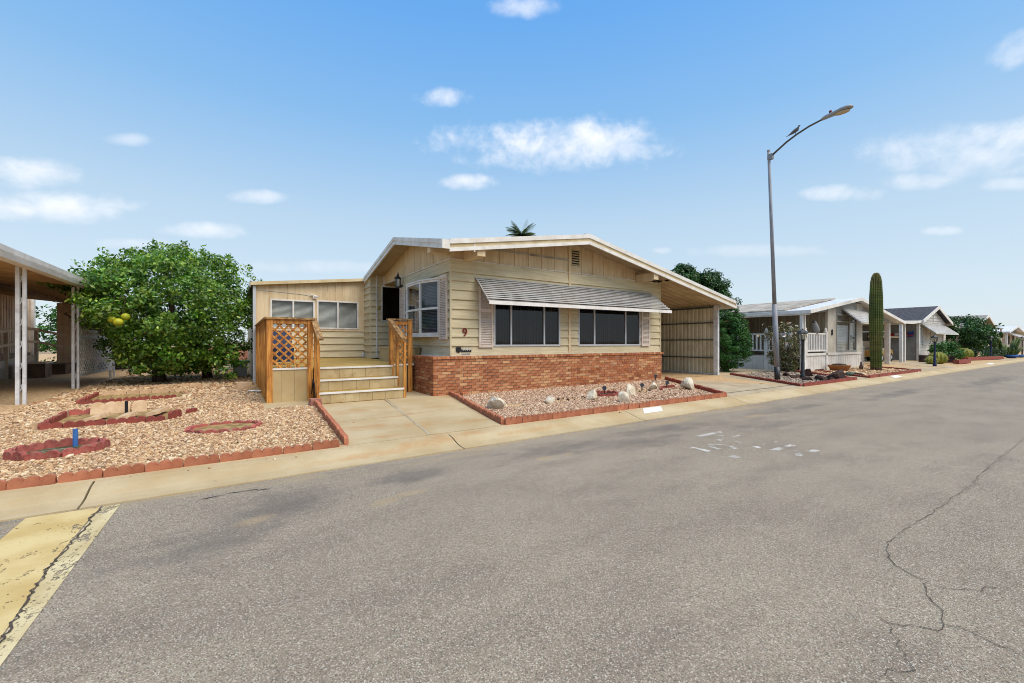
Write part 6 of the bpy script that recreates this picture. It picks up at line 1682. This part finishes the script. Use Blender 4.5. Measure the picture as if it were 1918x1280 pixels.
# planting down the street
shrub('leafy_shrub', 'bright green shrub under the awning of the dark-shingled home', 'shrub', 37.2, 7.0, .72, 1.35, .7, .62, 'leaf_thuja', 60, 50, .14, .25)
barrel('large golden barrel cactus beside the second lantern post', 33.2, 6.55, .42)
barrel('small golden barrel cactus hugging the second lantern post', 32.2, 6.6, .27)
barrel('golden barrel cactus farther along beside dark timbers', 42.6, 7.1, .5)
for (lb, x0, y0, x1, y1, h) in (('dark red timber edging at the foot of the dark-shingled home', 34.4, 7.6, 34.9, 6.2, .42), ('dark red low timber edging along the gutter near the barrel cacti', 33.6, 5.9, 35.5, 5.75, .2), ('long low red timber edging before the beige home', 40.0, 6.6, 45.6, 5.75, .2)):
    tag(MB().beam((x0, y0, .14 + h / 2), (x1, y1, .14 + h / 2), .25, h).build('timber_edging', 'dark_rock' if h > .3 else 'edging_red'), lb, 'timber')
leafy('dense_tree', 'dense dark round tree between the dark-shingled and beige homes', 'tree', (47.5, 7.9, .15),
      [dict(center=(47.6, 7.9, 2.0), radii=(2.6, 1.5, 1.15), nclump=120, per=70, clump_r=.42, size=.19), dict(center=(44.9, 8.6, 2.9), radii=(1.5, 1.0, .5), nclump=26, per=50, clump_r=.3, size=.17)], 'leaf_dark', [([(47.5, 7.9, .1), (47.5, 7.9, 1.6)], [.16, .12])])
spiky('agave', 'spiky blue-green agave under the dense round tree', 46.0, 7.2, 1.0, 46, h=.9, wd=.12)
spiky('agave', 'spiky agave just left of the third lantern post', 45.4, 6.5, .75, 40, h=.8, wd=.1)
shrub('leafy_shrub', 'low bushy shrub right of the third lantern post', 'shrub', 48.9, 6.5, .5, .8, .6, .38, 'leaf_agave', 30, 40, .12)
PP = thing('prickly_pear', 'rounded dark prickly pear cactus beyond the third lantern post', 'cactus', (51.5, 7.0, .15))
pdm = sphere_mesh('pad', .22, 'cactus', 8, 1.25)
for k in range(64):
    a = random.uniform(0, 6.28); r = random.uniform(0, 1.0); z = random.uniform(.3, 1.95); rr = r * (1.05 - .3 * abs(z - 1.1))
    link('pad', pdm, PP, (51.5 + rr * math.cos(a) * 1.1, 7.0 + rr * math.sin(a) * .7, z), (random.uniform(-.5, .5), random.uniform(-.5, .5), random.uniform(0, 3)), (1, .3, 1))
CO = thing('columnar_cactus', 'branching dark columnar cactus cluster near the far right edge', 'cactus', (53.0, 6.3, .15))
for k in range(15):
    a = k * 2.4; r = .5 + .3 * random.random(); h = random.uniform(.8, 1.75)
    MB().tube([(53.0, 6.3, .1), (53.0 + r * .7 * math.cos(a), 6.3 + r * .6 * math.sin(a), h * .45), (53.0 + r * 1.3 * math.cos(a), 6.3 + r * math.sin(a), h)], [.1, .11, .07], 9).build('stem', 'cactus', CO, smooth=True)
tag(link('glazed_pot', MB().lathe([(.2, 0), (.36, .1), (.4, .22), (.3, .24)], 0, 0, 14).mesh('glazed_pot', 'blue', True), None, (49.5, 5.75, .12)), 'low blue glazed pot near the gutter at far right', 'pot')
tag(link('glazed_pot', MB().lathe([(.15, 0), (.28, .1), (.3, .2), (.2, .22)], 0, 0, 14).mesh('glazed_pot', 'pipe_blue', True), None, (52.2, 5.6, .12)), 'second smaller blue glazed pot at the far right edge', 'pot')

# fallen leaves on the gravel under and around the citrus tree
n_ = 420
P_ = np.stack([RNG.uniform(-3.1, .35, n_), RNG.normal(13.2, 2.6, n_), np.zeros(n_)], 1); P_ = P_[(P_[:, 1] > 5.6) & (P_[:, 1] < 18)]
P_[:, 2] = zyard(P_[:, 0], P_[:, 1]) + .03
V, F = leaves(len(P_), P_, np.tile((0, 0, 1.), (len(P_), 1)), .055, .35)
tag(link('leaf_litter', npmesh('leaf_litter', V, F, 'leaf_rose')), 'dry fallen leaves scattered on the gravel below the citrus tree', 'leaves', kind='stuff')
